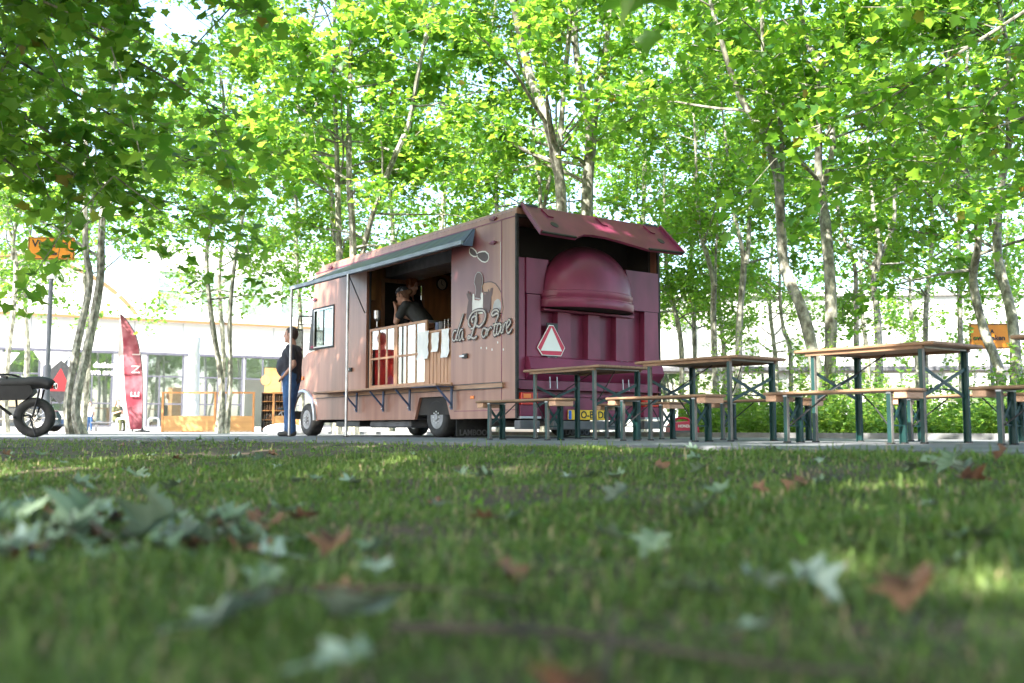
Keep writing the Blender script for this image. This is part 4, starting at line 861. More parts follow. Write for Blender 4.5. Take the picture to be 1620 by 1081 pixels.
for x in (-1.3,1.35):
    w_ = MB().lathe([(.2,0),(.30,0),(.32,.04),(.32,.17),(.2,.2)], (x,-.885,.32), 'y', 28).build('wheel', 'rubber', cr, True); MB().lathe([(0,-.004),(.06,-.01),(.2,0),(.2,.05)], (x,-.885,.32), 'y', 20).build('rim', 'alu', w_, True)
    MB().lathe([(.2,0),(.30,0),(.32,.04),(.32,.17),(.2,.2)], (x,.685,.32), 'y', 28).build('wheel', 'rubber', cr, True)
MB().box((2.05,-.7,.62),(2.125,-.45,.72)).box((2.05,.45,.62),(2.125,.7,.72)).build('headlamp', 'sign_white', cr); MB().box((-2.14,-.7,.7),(-2.06,-.45,.82)).box((-2.14,.45,.7),(-2.06,.7,.82)).build('tail_lamp', 'lamp_red', cr)
MB().ell((.75,-.93,1.02),(.09,.07,.06)).build('mirror', 'car_paint', cr)

# ================================================================ PEOPLE   (local: +x forward, +y left, z up)
def J(**kw):
    d = dict(pelvis=(0,0,.95), waist=(0,0,1.10), chest=(0,0,1.30), neck=(0,0,1.47), head=(.025,0,1.635),
             shL=(0,.175,1.41), elL=(-.02,.225,1.13), wrL=(.05,.225,.88), hipL=(0,.085,.92), knL=(.02,.095,.50), anL=(-.01,.10,.085), toL=(.15,.12,.035))
    for k in list(d):
        if k.endswith('L'): x, y, z = d[k]; d[k[:-1]+'R'] = (x, -y, z)
    d.update(kw); return d
def hand_shape(m, wr, dirv, side, palm=.045, curl=.5):
    d = Vector(dirv).normalized(); up = Vector((0,0,1)); s_ = d.cross(up); s_ = s_.normalized() if s_.length > .1 else Vector((0,1,0)); n = s_.cross(d)
    p = Vector(wr) + d*.05; m.cap(Vector(wr), Vector(wr)+d*.07, .026, .032, 8)
    for i, L in enumerate((.062,.072,.068,.052)):
        b = Vector(wr) + d*.09 + s_*(.03-.02*i); k = b + d*L*.5 - n*curl*.012; m.cap(b, k, .0095, .009, 6); m.cap(k, k + d*L*.4 - n*curl*.03, .009, .0075, 6)
    t0 = Vector(wr) + d*.03 + s_*.025*side; t1 = t0 + d*.035 + s_*.03*side; m.cap(t0, t1, .012, .010, 6); m.cap(t1, t1 + d*.03 - n*.006, .010, .008, 6)
def person(label, loc, rz, j, looks, skin='skin', girth=1., belly=0., sc=1., vox=.014, hd=None, hand_dirs=None, legs=True, group=None):
    e = empty('person', label, 'person', loc, rz, group); e.scale = (sc, sc, sc); V_ = lambda k: Vector(j[k]); m = MB()
    h = V_('head'); fd = Vector(hd or (1,0,0)).normalized(); sd_ = Vector((0,0,1)).cross(fd).normalized(); ud = fd.cross(sd_)
    def hp(f, s_, u): return h + fd*f + sd_*s_ + ud*u
    # head: skull, jaw, brow, nose, lips, chin, ears
    sk = MB().ell((0,0,0),(.098,.077,.105),16,12); m.add([hp(*(Vector(v)+Vector((-.012,0,.025)))) for v in sk.v], sk.f)
    jw = MB().ell((0,0,0),(.072,.058,.085),14,10); m.add([hp(*(Vector(v)+Vector((.025,0,-.045)))) for v in jw.v], jw.f)
    m.cap(hp(.088,0,.02), hp(.112,0,-.022), .010, .016, 8); m.cap(hp(.078,-.03,.035), hp(.078,.03,.035), .016, .016, 8)
    m.cap(hp(.088,-.014,-.058), hp(.088,.014,-.058), .011, .011, 8); m.cap(hp(.07,0,-.105), hp(.086,0,-.10), .022, .018, 8)
    for s_ in (-1,1): m.cap(hp(-.005,s_*.078,.015), hp(-.012,s_*.082,-.025), .017, .012, 8)
    m.cap(h + Vector((-.02,0,-.07)), V_('neck'), .056, .062, 12)
    # trunk and limbs
    m.cap(V_('neck') + Vector((0,0,-.03)), V_('chest'), .07, .125*girth); m.cap(V_('shL'), V_('shR'), .062, .062)
    for s_ in (-1,1):
        o_ = Vector((0, s_*.055, 0)); m.cap(V_('chest')+o_, V_('waist')+o_*.8, .115*girth, .105*girth); m.cap(V_('waist')+o_*.8, V_('pelvis')+o_, .105*girth, .115*girth)
    if belly: m.ell(V_('waist') + Vector((belly*.62,0,.03)), (.13,.145,.17))
    for s_ in 'LR':
        m.cap(V_('sh'+s_), V_('el'+s_), .055, .043); m.cap(V_('el'+s_), V_('wr'+s_), .042, .028)
        hd_ = (hand_dirs or {}).get(s_, tuple(V_('wr'+s_)-V_('el'+s_))); hand_shape(m, V_('wr'+s_), hd_, 1 if s_ == 'L' else -1)
        if legs:
            m.cap(V_('hip'+s_), V_('kn'+s_), .088, .058); m.cap(V_('kn'+s_), V_('an'+s_), .055, .04); m.cap(V_('an'+s_)+Vector((-.03,0,-.03)), V_('to'+s_), .042, .032)
    b = m.build('body', skin, e); remesh(b, vox)
    # eyes
    ey = MB()
    for s_ in (-1,1): ey.ell(hp(.083,s_*.031,.012), (.010,.012,.008), 8, 6)
    ey.build('eyes', 'black_text', e)
    # clothes
    sh = MB(); g2 = .016
    sh.cap(V_('neck') + Vector((-.01,0,-.055)), V_('chest'), .075, .128*girth+g2); sh.cap(V_('shL'), V_('shR'), .074, .074)
    for s_ in (-1,1):
        o_ = Vector((0, s_*.057, 0)); sh.cap(V_('chest')+o_, V_('waist')+o_*.85, .117*girth+g2, .108*girth+g2); sh.cap(V_('waist')+o_*.85, V_('pelvis')+o_+Vector((0,0,.0)), .108*girth+g2, .112*girth+g2)
    if belly: sh.ell(V_('waist') + Vector((belly*.62,0,.02)), (.15,.165,.19))
    for s_ in 'LR': sh.cap(V_('sh'+s_), V_('sh'+s_).lerp(V_('el'+s_), .62), .072, .068)
    o = sh.build('shirt', looks['shirt'], e); remesh(o, vox, 4)
    if legs:
        tr = MB(); tr.cap(V_('hipL')+Vector((0,0,.04)), V_('hipR')+Vector((0,0,.04)), .118*girth, .118*girth)
        for s_ in 'LR': w2 = 1.16 if looks.get('wide') else 1.; tr.cap(V_('hip'+s_), V_('kn'+s_), .106*w2, .078*w2); tr.cap(V_('kn'+s_), V_('an'+s_)+Vector((0,0,.01)), .076*w2, .068*w2)
        o = tr.build('trousers', looks['trousers'], e); remesh(o, vox, 4)
        for s_ in 'LR':
            q = MB().cap(V_('an'+s_)+Vector((-.04,0,-.035)), V_('to'+s_)+Vector((0,0,.003)), .05, .043).build('shoe', looks.get('shoes', 'shoe'), e); remesh(q, .014, 3)
    hr = MB(); cap_ = MB().ell((0,0,0), (.108,.086,.108), 16, 12)
    hr.add([hp(*(Vector(v)+Vector((-.020,0,.036)))) for v in cap_.v if True], cap_.f)
    if looks.get('long'):
        hr.cap(hp(-.06,0,.02), hp(-.09,0,-.2), .085, .06); hr.cap(hp(-.02,.07,0), hp(-.03,.09,-.2), .035, .03); hr.cap(hp(-.02,-.07,0), hp(-.03,-.09,-.2), .035, .03)
    else: hr.cap(hp(-.065,0,.0), hp(-.06,0,-.04), .062, .05)
    if looks.get('bun'): hr.ell(hp(-.135,0,.03), (.045,.045,.045))
    if looks.get('curly'):
        q = random.Random(1)
        for i in range(26): hr.ell(hp(-.03+q.uniform(-.09,.08), q.uniform(-.1,.1), q.uniform(.02,.14)), (.03,.03,.03), 8, 6)
    # keep the face clear: drop everything in front of the hairline
    o = hr.build('hair', looks['hair'], e); remesh(o, .013, 2); me = o.data
    import bmesh
    bm_ = bmesh.new(); bm_.from_mesh(me); kill = [v for v in bm_.verts if (Vector(v.co)-h).dot(fd) > looks.get('fringe', .035) and (Vector(v.co)-h).dot(ud) < .072]
    bmesh.ops.delete(bm_, geom=kill, context='VERTS'); bm_.to_mesh(me); bm_.free()
    if looks.get('bandana'):
        bd = MB(); c2 = MB().ell((0,0,0), (.114,.092,.092), 18, 12); bd.add([hp(*(Vector(v)+Vector((-.012,0,.058)))) for v in c2.v], c2.f)
        o = bd.build('bandana', 'bandana', e, True); bm_ = bmesh.new(); bm_.from_mesh(o.data)
        bmesh.ops.delete(bm_, geom=[v for v in bm_.verts if (Vector(v.co)-h).dot(ud) < .035], context='VERTS'); bm_.to_mesh(o.data); bm_.free()
    return e, hp
mp = tw(-.74, 4.83)
man, hp = person('man in navy polo and jeans standing by the awning pole, hand at his pocket', (mp[0], mp[1], 0), R_(172),
    J(head=(.03,0,1.635), neck=(-.005,0,1.47), shL=(-.03,.185,1.405), elL=(-.13,.25,1.14), wrL=(.05,.20,.965), shR=(-.02,-.185,1.405), elR=(-.02,-.25,1.12), wrR=(.10,-.20,.95),
      knL=(-.0,.10,.50), anL=(-.05,.10,.085), toL=(.11,.12,.035), knR=(.06,-.09,.50), anR=(.07,-.10,.085), toR=(.23,-.13,.035)),
    dict(shirt='navy', trousers='jeans', hair='hair_dark', wide=1), 'skin', 1.16, .17, .95, .013, (1,.05,.0), {'L': (.7,-.15,-.6), 'R': (.6,.1,-.7)})
MB().cap((.03,.06,1.475), (.075,0,1.43), .016, .014).cap((.03,-.06,1.475), (.075,0,1.43), .016, .014).build('collar', 'navy', man)
wp_ = tw(.50, 3.22)
person('person in a dark tee and blue patterned bandana leaning on the serving counter writing', (wp_[0], wp_[1], .685), TH + R_(118),
    J(pelvis=(-.22,0,.92), waist=(-.14,0,1.05), chest=(.02,0,1.20), neck=(.13,0,1.32), head=(.23,0,1.44), shL=(.07,.17,1.27), shR=(.07,-.17,1.27),
      elL=(.22,.20,1.02), wrL=(.30,.07,1.22), elR=(.20,-.22,1.02), wrR=(.38,-.12,.985), hipL=(-.24,.085,.90), hipR=(-.24,-.085,.90), knL=(-.2,.1,.48), knR=(-.2,-.1,.48), anL=(-.22,.1,.085), anR=(-.22,-.1,.085), toL=(-.06,.11,.035), toR=(-.06,-.11,.035)),
    dict(shirt='charcoal', trousers='charcoal', hair='hair_brown', bandana=1, bun=1), 'skin', .98, 0, .98, .014, (1,.1,-.28), {'L': (.25,-.1,.9), 'R': (.9,.2,-.2)})
wp_ = tw(.80, 3.92)
person('red haired person in black working behind the bandana wearer in the truck', (wp_[0], wp_[1], .685), TH + R_(-70),
    J(head=(.06,0,1.62), elL=(.08,.24,1.14), wrL=(.28,.16,1.06), elR=(.08,-.24,1.14), wrR=(.28,-.14,1.06)),
    dict(shirt='navy', trousers='charcoal', hair='hair_red', curly=1, fringe=.075), 'skin', 1., 0, 1.02, .014, (1,0,-.3))
person('woman with long brown hair in an olive dress looking at her phone', (-16.35, 41.3, .42), R_(-35),
    J(pelvis=(0,0,.10), waist=(0,0,.27), chest=(.02,0,.46), neck=(.03,0,.63), head=(.06,0,.79), shL=(.02,.165,.57), shR=(.02,-.165,.57), elL=(.06,.21,.32), wrL=(.26,.10,.40), elR=(.06,-.21,.32), wrR=(.26,-.08,.40),
      hipL=(0,.085,.07), hipR=(0,-.085,.07), knL=(.42,.10,.08), knR=(.42,-.10,.08), anL=(.42,.10,-.33), anR=(.42,-.10,-.33), toL=(.56,.11,-.385), toR=(.56,-.11,-.385)),
    dict(shirt='olive', trousers='olive', hair='hair_brown', long=1), 'skin_pale', .95, 0, 1., .018, (1,0,-.2))
bx = MB().box((-.9,-.22,.34),(.9,.22,.40),.01).box((-.75,-.18,0),(-.65,.18,.339)).box((.65,-.18,0),(.75,.18,.339)).build('plaza_bench', 'dirty_grey', None)
bx.location = (-16.45,41.35,.004); bx.rotation_euler = (0,0,R_(20)); tag(bx, 'low grey bench under the woman with the phone', 'bench')
ph = MB().box((0,-.035,0),(.008,.035,.14),.002).build('phone', 'black_metal', None); ph.location = (-16.06,41.07,.86); ph.rotation_euler = (0,R_(-30),R_(-35)); tag(ph, 'phone held by the woman in olive', 'phone')
person('distant person in pale clothes partly hidden behind the twin trunk', (-17.6, 41.6, .004), R_(-60), J(), dict(shirt='white_print', trousers='jeans', hair='hair_brown'), 'skin_pale', 1, 0, .70, .022)
TREES = {
'T1':[[(-9.46,22,-0.05,0.119),(-9.52,21.75,0.64,0.098),(-9.42,22.07,2.0,0.105),(-9.29,22.23,3.37,0.098),(-9.14,21.87,4.3,0.084),(-9.09,21.8,5.19,0.063),(-9.1,22.18,6.35,0.056),(-9.11,22.15,8.4,0.035)],[(-9.71,22,-0.05,0.098),(-9.7,21.75,0.64,0.084),(-9.67,22.07,2.0,0.091),(-9.51,22.23,3.37,0.077),(-9.47,21.87,4.04,0.07),(-9.52,21.8,5.48,0.056),(-9.72,22.18,6.93,0.042),(-9.94,22.15,8.99,0.028)]],
'T2':[[(-14.16,28,-0.05,0.089),(-14.12,27.75,1.51,0.08),(-14.11,28.0,3.66,0.071),(-14.26,28.25,5.11,0.062),(-14.48,27.94,6.39,0.044),(-14.74,27.77,8.79,0.036)],[(-14.24,28.07,4.93,0.062),(-14.05,27.75,5.66,0.053),(-14.0,28.0,6.94,0.044),(-14.05,28.25,9.72,0.036)]],
'T3':[[(-7.24,25,-0.05,0.095),(-7.38,25.25,1.36,0.087),(-7.59,24.97,2.96,0.071),(-7.68,24.76,4.57,0.056),(-7.59,25.09,6.21,0.048),(-7.49,25.22,8.69,0.04)],[(-7.14,25,-0.05,0.087),(-7.15,25.25,1.36,0.071),(-7.12,24.97,2.96,0.063),(-6.94,24.76,4.57,0.048),(-6.78,25.09,6.21,0.048),(-6.67,25.22,8.19,0.04),(-6.64,24.85,10.54,0.032)]],
'T4':[[(-3.16,20,-0.05,0.095),(-3.24,20.07,3.68,0.076),(-3.28,19.75,4.99,0.07),(-3.35,19.99,6.31,0.063),(-3.38,20.25,8.19,0.051),(-3.43,19.94,9.82,0.032)],[(-3.18,20.23,3.16,0.057),(-2.96,20.07,4.07,0.063),(-2.69,19.75,4.79,0.063),(-2.36,19.99,5.78,0.063),(-2.15,20.25,6.44,0.057),(-1.96,19.94,7.24,0.051),(-1.76,19.77,8.19,0.038),(-1.58,20.12,9.55,0.032)]],
'T4c':[[(-4.6,26,-0.05,0.091),(-4.77,26.14,5.6,0.074),(-4.97,25.77,7.31,0.066),(-5.25,25.92,9.04,0.058),(-5.46,26.25,10.96,0.05)]],
'T5':[[(0.98,18.5,-0.05,0.129),(0.95,18.74,4.26,0.106),(0.82,18.52,5.23,0.1),(0.63,18.25,5.97,0.088),(0.39,18.54,6.71,0.082),(0.22,18.74,7.46,0.076),(0.02,18.4,8.33,0.07),(-0.12,18.29,9.35,0.047)],[(0.87,18.41,5.23,0.059),(0.94,18.74,5.85,0.053),(1.0,18.52,6.71,0.053),(1.09,18.25,7.71,0.047),(1.13,18.54,8.84,0.035)]],
'T5b':[[(0.64,21,-0.05,0.06),(0.61,20.84,4.82,0.04),(0.49,20.83,5.92,0.033),(0.41,21.21,7.32,0.027)],[(0.65,21.21,4.68,0.04),(0.76,20.84,5.23,0.04),(0.9,20.83,5.92,0.033),(0.96,21.21,7.32,0.02)]],
'T6':[[(1.48,19,-0.05,0.145),(1.47,19.24,4.37,0.121),(1.53,18.9,5.69,0.109),(1.43,18.79,6.25,0.078),(1.34,19.15,7.02,0.072),(1.25,19.17,7.91,0.066),(1.19,18.8,9.07,0.054)],[(1.53,19.04,5.62,0.084),(1.6,19.24,6.0,0.072),(1.71,18.9,6.76,0.066),(1.84,18.79,7.65,0.06),(1.98,19.15,9.07,0.048)]],
'T7':[[(4.53,15,-0.05,0.095),(4.53,14.79,0.86,0.09),(4.39,14.89,1.82,0.086),(4.22,15.24,2.59,0.081),(4.12,15.05,3.28,0.076),(4.0,14.75,3.97,0.067),(3.8,15.02,4.76,0.057),(3.57,15.25,5.36,0.052),(3.24,14.92,6.07,0.038),(3.01,14.78,7.08,0.029)],[(4.12,15.16,3.28,0.043),(4.1,14.79,4.26,0.038),(4.08,14.89,4.96,0.038),(3.97,15.24,5.56,0.033),(3.89,15.05,6.57,0.024)]],
'T8':[[(4.88,15.5,-0.05,0.098),(4.92,15.25,1.88,0.089),(4.95,15.51,3.38,0.084),(4.94,15.75,4.2,0.069),(4.87,15.42,4.92,0.049),(4.84,15.27,5.85,0.049),(4.77,15.63,6.37,0.044),(4.69,15.69,7.32,0.034)],[(4.96,15.55,3.99,0.054),(5.02,15.25,4.5,0.044),(5.06,15.51,5.23,0.044),(5.06,15.75,5.85,0.039),(5.16,15.42,6.37,0.034),(5.35,15.27,7.32,0.025)]],
'T9':[[(7.76,16,-0.05,0.081),(7.75,15.77,0.91,0.076),(7.68,16.13,1.73,0.071),(7.57,16.19,2.55,0.066),(7.51,15.82,3.17,0.061),(7.44,15.85,4.01,0.046),(7.33,16.22,5.07,0.036),(7.22,16.09,6.36,0.025)]],
'T10':[[(7.46,15,-0.05,0.086),(7.49,14.79,0.86,0.081),(7.52,14.89,1.82,0.076),(7.52,15.24,2.79,0.071),(7.51,15.05,3.77,0.057),(7.58,14.75,4.76,0.048),(7.7,15.02,5.97,0.038)]],
'T11':[[(4.95,24,-0.05,0.084),(4.94,24.13,1.16,0.076),(4.92,24.19,2.84,0.076),(4.87,23.82,3.62,0.069),(4.75,23.86,4.24,0.061),(4.61,24.22,5.18,0.046),(4.52,24.09,7.55,0.03)],[(4.9,23.77,3.54,0.038),(5.0,24.13,4.4,0.03),(5.09,24.19,5.96,0.03)]],
'T12':[[(5.13,23,-0.05,0.095),(5.2,22.9,1.26,0.088),(5.35,23.24,2.73,0.08),(5.42,23.04,3.92,0.073),(5.29,22.75,4.44,0.051),(5.19,23.02,5.27,0.044),(5.08,23.24,7.24,0.029)],[(5.42,22.79,3.92,0.058),(5.52,22.9,4.52,0.051),(5.65,23.24,5.72,0.044),(5.84,23.04,8.01,0.029)]],
'T13':[[(8.52,24.5,-0.05,0.078),(8.58,24.72,1.96,0.07),(8.56,24.59,3.22,0.062),(8.43,24.26,4.17,0.047),(8.2,24.47,5.12,0.039),(8.08,24.75,7.38,0.031)]],
'T14':[[(7.91,22,-0.05,0.091),(8.02,21.75,1.21,0.084),(8.15,22.07,2.62,0.077),(8.14,22.23,3.68,0.07),(8.31,21.87,4.18,0.049),(8.51,21.8,4.9,0.042),(8.66,22.18,6.93,0.028)],[(8.14,22.0,3.61,0.056),(8.15,21.75,4.18,0.049),(8.13,22.07,5.04,0.042),(8.12,22.23,6.93,0.028)]],
'T15':[[(8.07,29,-0.05,0.074),(8.09,28.84,2.3,0.064),(8.01,29.21,3.04,0.055),(7.89,29.11,4.16,0.046),(7.87,28.76,7.18,0.037)]],
'T16':[[(4.74,28,-0.05,0.08),(4.74,27.75,2.22,0.071),(4.65,28.0,3.3,0.062),(4.45,28.25,4.38,0.053),(4.34,27.94,6.94,0.036)]],
'T17':[[(5.72,31,-0.05,0.079),(5.74,31.24,3.64,0.069),(5.64,31.04,4.84,0.059),(5.73,30.75,8.08,0.039)]],
'F1':[[(-11.78,34,-0.05,0.086),(-11.9,33.77,3.98,0.076),(-12.11,33.93,6.62,0.065),(-12.11,34.25,10.65,0.054)]],
'F2':[[(-6.51,31,-0.05,0.079),(-6.65,31.24,3.24,0.069),(-6.82,31.04,6.05,0.069),(-6.78,30.75,10.13,0.049)]],
'F3':[[(-2.02,29,-0.05,0.083),(-2.09,28.84,5.29,0.074),(-1.95,29.21,8.14,0.064),(-1.86,29.11,11.43,0.046)]],
'F4':[[(-0.33,26,-0.05,0.074),(-0.37,26.14,4.75,0.066),(-0.47,25.77,7.31,0.058),(-0.58,25.92,10.26,0.041)]],
'F5':[[(3.58,28,-0.05,0.08),(3.67,27.75,5.11,0.071),(3.81,28.0,7.86,0.062),(3.77,28.25,11.04,0.044)]],
'F6':[[(11.2,27,-0.05,0.077),(11.25,26.9,3.19,0.069),(11.48,26.79,5.81,0.06),(11.47,27.16,9.38,0.043)]],
'F7':[[(11.28,25,-0.05,0.071),(11.43,25.25,2.96,0.063),(11.37,24.97,5.39,0.056),(11.57,24.76,8.69,0.04)]],
'F8':[[(-3.6,30,-0.05,0.086),(-3.62,30.07,5.47,0.076),(-3.85,30.23,8.42,0.067),(-4.04,29.87,11.82,0.048)]],
}

# ================================================================ TREES
rng = np.random.default_rng(11)
LV = np.array([(0,0,0),(0,.34,0),(0,1,0), (.40,-.02,0),(.36,.20,0),(.62,.46,0),(.30,.62,0), (-.40,-.02,0),(-.36,.20,0),(-.62,.46,0),(-.30,.62,0)], float)
LF = np.array([(0,3,4),(0,4,1),(1,4,5),(1,5,6),(1,6,2),(0,8,7),(0,1,8),(1,9,8),(1,10,9),(1,2,10)])
LV[:,2] = .22*np.abs(LV[:,0]) - .14*LV[:,1]**2
LVf = np.array([(0,0,0),(0,.36,0),(0,1,-.14),(.56,.36,.1),(-.56,.36,.1),(.27,.66,.02),(-.27,.66,.02)], float)
LFf = np.array([(0,3,1),(0,1,4),(1,3,5),(1,5,2),(1,6,4),(1,2,6)])
def scatter(P, D, up, size, tv, tf):
    """leaves at P, axis D, roughly facing up; returns V, F, tint"""
    n = len(P); D = D / np.linalg.norm(D, axis=1, keepdims=True)
    X = np.cross(D, up); X /= np.maximum(np.linalg.norm(X, axis=1, keepdims=True), 1e-6); Z = np.cross(X, D)
    V = P[:,None,:] + size[:,None,None]*(tv[None,:,0:1]*X[:,None,:] + tv[None,:,1:2]*D[:,None,:] + tv[None,:,2:3]*Z[:,None,:])
    F = tf[None] + (np.arange(n)*len(tv))[:,None,None]
    t = np.repeat(rng.random(n)*.98, len(tv))
    return V.reshape(-1,3), F.reshape(-1,3), t
def along(pl, t):
    pl = np.asarray(pl); d = np.concatenate([[0], np.cumsum(np.linalg.norm(np.diff(pl[:,:3], axis=0), axis=1))]); s = t*d[-1]
    return np.array([np.interp(s, d, pl[:,k]) for k in range(pl.shape[1])])
TREE_N = [0]
def tree(stems, label, z0, spread, nb, nleaf, far=False, size=.19, extra=(), zmax=99, group=None, avoid=None):
    base = stems[0][0]; t = empty('plane_tree', label, 'tree', (base[0], base[1], 0), 0, group); o3 = np.array([base[0], base[1], 0, 0])
    tr = MB(); ns = 6 if far else 10; sm = []
    for s in stems:
        c = catmull([(p[0]-base[0], p[1]-base[1], p[2]) for p in s], 4); r = np.interp(np.linspace(0, 1, len(c)), np.linspace(0, 1, len(s)), [p[3] for p in s])
        if s is stems[0]: r[0] *= 1.35; r[1] *= 1.12
        r = r*(1+.05*np.sin(np.arange(len(r))*1.9)); tr.tube(c, list(r), ns); sm.append(np.array([(p.x, p.y, p.z, q) for p, q in zip(c, r)]))
    tr.build('trunk', 'bark', t, True)
    brs = []; tw_ = []
    ok = [s for s in sm if s[-1,2] > z0]
    for i in range(nb):
        s = ok[rng.integers(len(ok))]; d = np.linspace(0, 1, 40); q = along(s, d).T; zs = q[:,2]; cand = np.where(zs > z0)[0]
        p = q[cand[rng.integers(len(cand))]]; az = i*2.4 + rng.normal(0, .4); el = rng.uniform(.0, .75); L = spread*rng.uniform(.5, 1.0)
        dv = np.array([math.cos(az)*math.cos(el), math.sin(az)*math.cos(el), math.sin(el)]); pts = [p[:3]]
        for k in range(6):
            dv = dv + rng.normal(0, .12, 3) + np.array([0, 0, .02 - .055*k*rng.random()]); dv /= np.linalg.norm(dv); pts.append(pts[-1] + dv*L/6)
        brs.append((np.array(pts), min(p[3]*.45, .045)))
    for e in extra: brs.append((np.array([(x-base[0], y-base[1], z) for x, y, z in e[0]]), e[1]))
    bm_ = MB()
    if avoid is not None: brs = [b_ for b_ in brs if not avoid(b_[0] + o3[:3]).any()]
    for pts, r in brs:
        k = len(pts); c = catmull(pts, 2); bm_.tube(c, list(np.linspace(r, .005, len(c))), 5 if far else 6, False)
        nt_ = 5 if len(pts) < 8 else 9; L = np.linalg.norm(np.diff(pts, axis=0), axis=1).sum()
        tw_.append((pts[k//2:], 1.0))
        for j in range(nt_):
            p = along(pts, rng.uniform(.25, 1.0)); dv = (pts[-1]-pts[0])/L + rng.normal(0, .75, 3); dv[2] -= .1; dv /= np.linalg.norm(dv)
            l = L*rng.uniform(.22, .45); q = np.array([p, p+dv*l*.5+[0,0,.02*l], p+dv*l-[0,0,.12*l]])
            if avoid is not None and avoid(q + o3[:3]).any(): continue
            tw_.append((q, 1.2)); bm_.tube([tuple(x) for x in q], [.008,.005,.003], 4, False)
    bm_.build('branches', 'bark', t, True)
    wts = np.array([np.linalg.norm(np.diff(q, axis=0), axis=1).sum()*w_ for q, w_ in tw_]); cnt = rng.multinomial(nleaf, wts/wts.sum())
    Ps = []
    for (q, _), c in zip(tw_, cnt):
        if c: Ps.append(along(q, rng.random(c)**.8).T + rng.normal(0, 1, (c,3))*np.array([.11,.11,.09])*(1.4 if far else 1.1))
    P = np.concatenate(Ps); P = P[P[:,2] < zmax]
    if avoid is not None: P = P[~avoid(P + o3[:3])]
    n = len(P); D = rng.normal(0, 1, (n,3)); D[:,2] = D[:,2]*.45 - .35; up = rng.normal(0, .42, (n,3)) + [0,0,1]
    V, F, tn = scatter(P, D, up, size*rng.uniform(.6, 1.15, n), LVf if far else LV, LFf if far else LF)
    o = np_mesh('crown', V, F, 'leaf', t); set_attr(o, 'tint', tn)
    TREE_N[0] += len(F)
    return t
TL = {
 'T1': ('twin stemmed plane tree beside the orange sign at far left', 3.4, 3.6, 34, 6500, True), 'T2': ('thin forked plane tree at the far left edge', 3.6, 3.2, 26, 4200, True),
 'T3': ('pair of slim pale stems in front of the plywood screens', 3.3, 3.3, 34, 6500, True), 'T4': ('plane tree rising behind the cab with a stem leaning right', 3.6, 3.4, 36, 7500, True),
 'T4c': ('slim background stem just left of the tree behind the cab', 3.4, 3.2, 26, 5200, True), 'T5': ('stout plane tree leaning left behind the truck roof', 4.6, 3.4, 30, 6000, False),
 'T5b': ('spindly double stem left of the stout tree behind the truck roof', 3.0, 2.6, 22, 3600, True), 'T6': ('thick forked plane tree above the truck rear corner', 4.6, 3.4, 30, 6000, False),
 'T7': ('plane tree leaning left behind the third beer table', 3.8, 3.2, 30, 5500, False), 'T8': ('straight grey plane tree that forks high, right of the leaning trunk', 3.9, 3.2, 30, 5500, False),
 'T9': ('leaning trunk in front of the right orange sign', 2.7, 3.0, 36, 6500, False), 'T10': ('straight trunk hiding the right end of the orange sign', 2.8, 3.0, 36, 6500, False),
 'T11': ('background tree just right of the truck with a short side fork', 3.2, 3.0, 30, 5200, True), 'T12': ('Y forked background tree above the second beer table', 3.4, 3.1, 30, 5400, True),
 'T13': ('thin stem bending left right of the straight grey trunk', 3.2, 2.9, 26, 4600, True), 'T14': ('forked background tree over the middle of the third beer table', 3.4, 3.1, 30, 5400, True),
 'T15': ('thin young stem between the second and third beer tables', 3.0, 2.8, 24, 4000, True), 'T16': ('thin background stem nearest the right rear corner of the truck', 3.0, 2.8, 24, 4000, True),
 'T17': ('distant thin straight stem second from the truck corner', 3.2, 2.9, 24, 4000, True),
 'F2': ('distant slim tree seen over the awning pole', 4.2, 3.4, 30, 5000, True),
 'F3': ('distant tree behind the middle of the truck roof', 4.0, 3.6, 34, 6500, True), 'F4': ('distant tree just left of the stout trunk behind the roof', 4.0, 3.4, 32, 6000, True),
 'F5': ('distant tree above the raised rear hatch', 3.6, 3.4, 34, 6500, True), 'F6': ('distant tree between the third beer table and the right orange sign', 3.4, 3.2, 32, 5600, True),
 'F7': ('distant tree directly behind the right orange sign', 3.2, 3.2, 32, 5600, True), 'F8': ('distant tree above the serving hatch', 4.0, 3.4, 32, 6000, True)}
for k, (lb, z0, sp, nb, nl, fr) in TL.items():
    st = [list(map(tuple, s)) for s in TREES[k]]
    for s in st:      # carry each stem on above the picture
        x, y, z, r = s[-1]; 
        if z > 5.5: s.append((x + rng.normal(0, .3), y + rng.normal(0, .3), z + 1.8, r*.6)); s.append((x + rng.normal(0, .5), y + rng.normal(0, .5), z + 3.4, .012))
        else: s.append((x + rng.normal(0, .25), y + rng.normal(0, .25), z + 2.0, r*.6)); s.append((x + rng.normal(0, .4), y + rng.normal(0, .4), z + 4.6, .012))
    tree(st, lb, z0, sp, nb, int(nl*(1.4 if fr else .9)), fr, .138 if not fr else .128, group='plane trees of the grove')
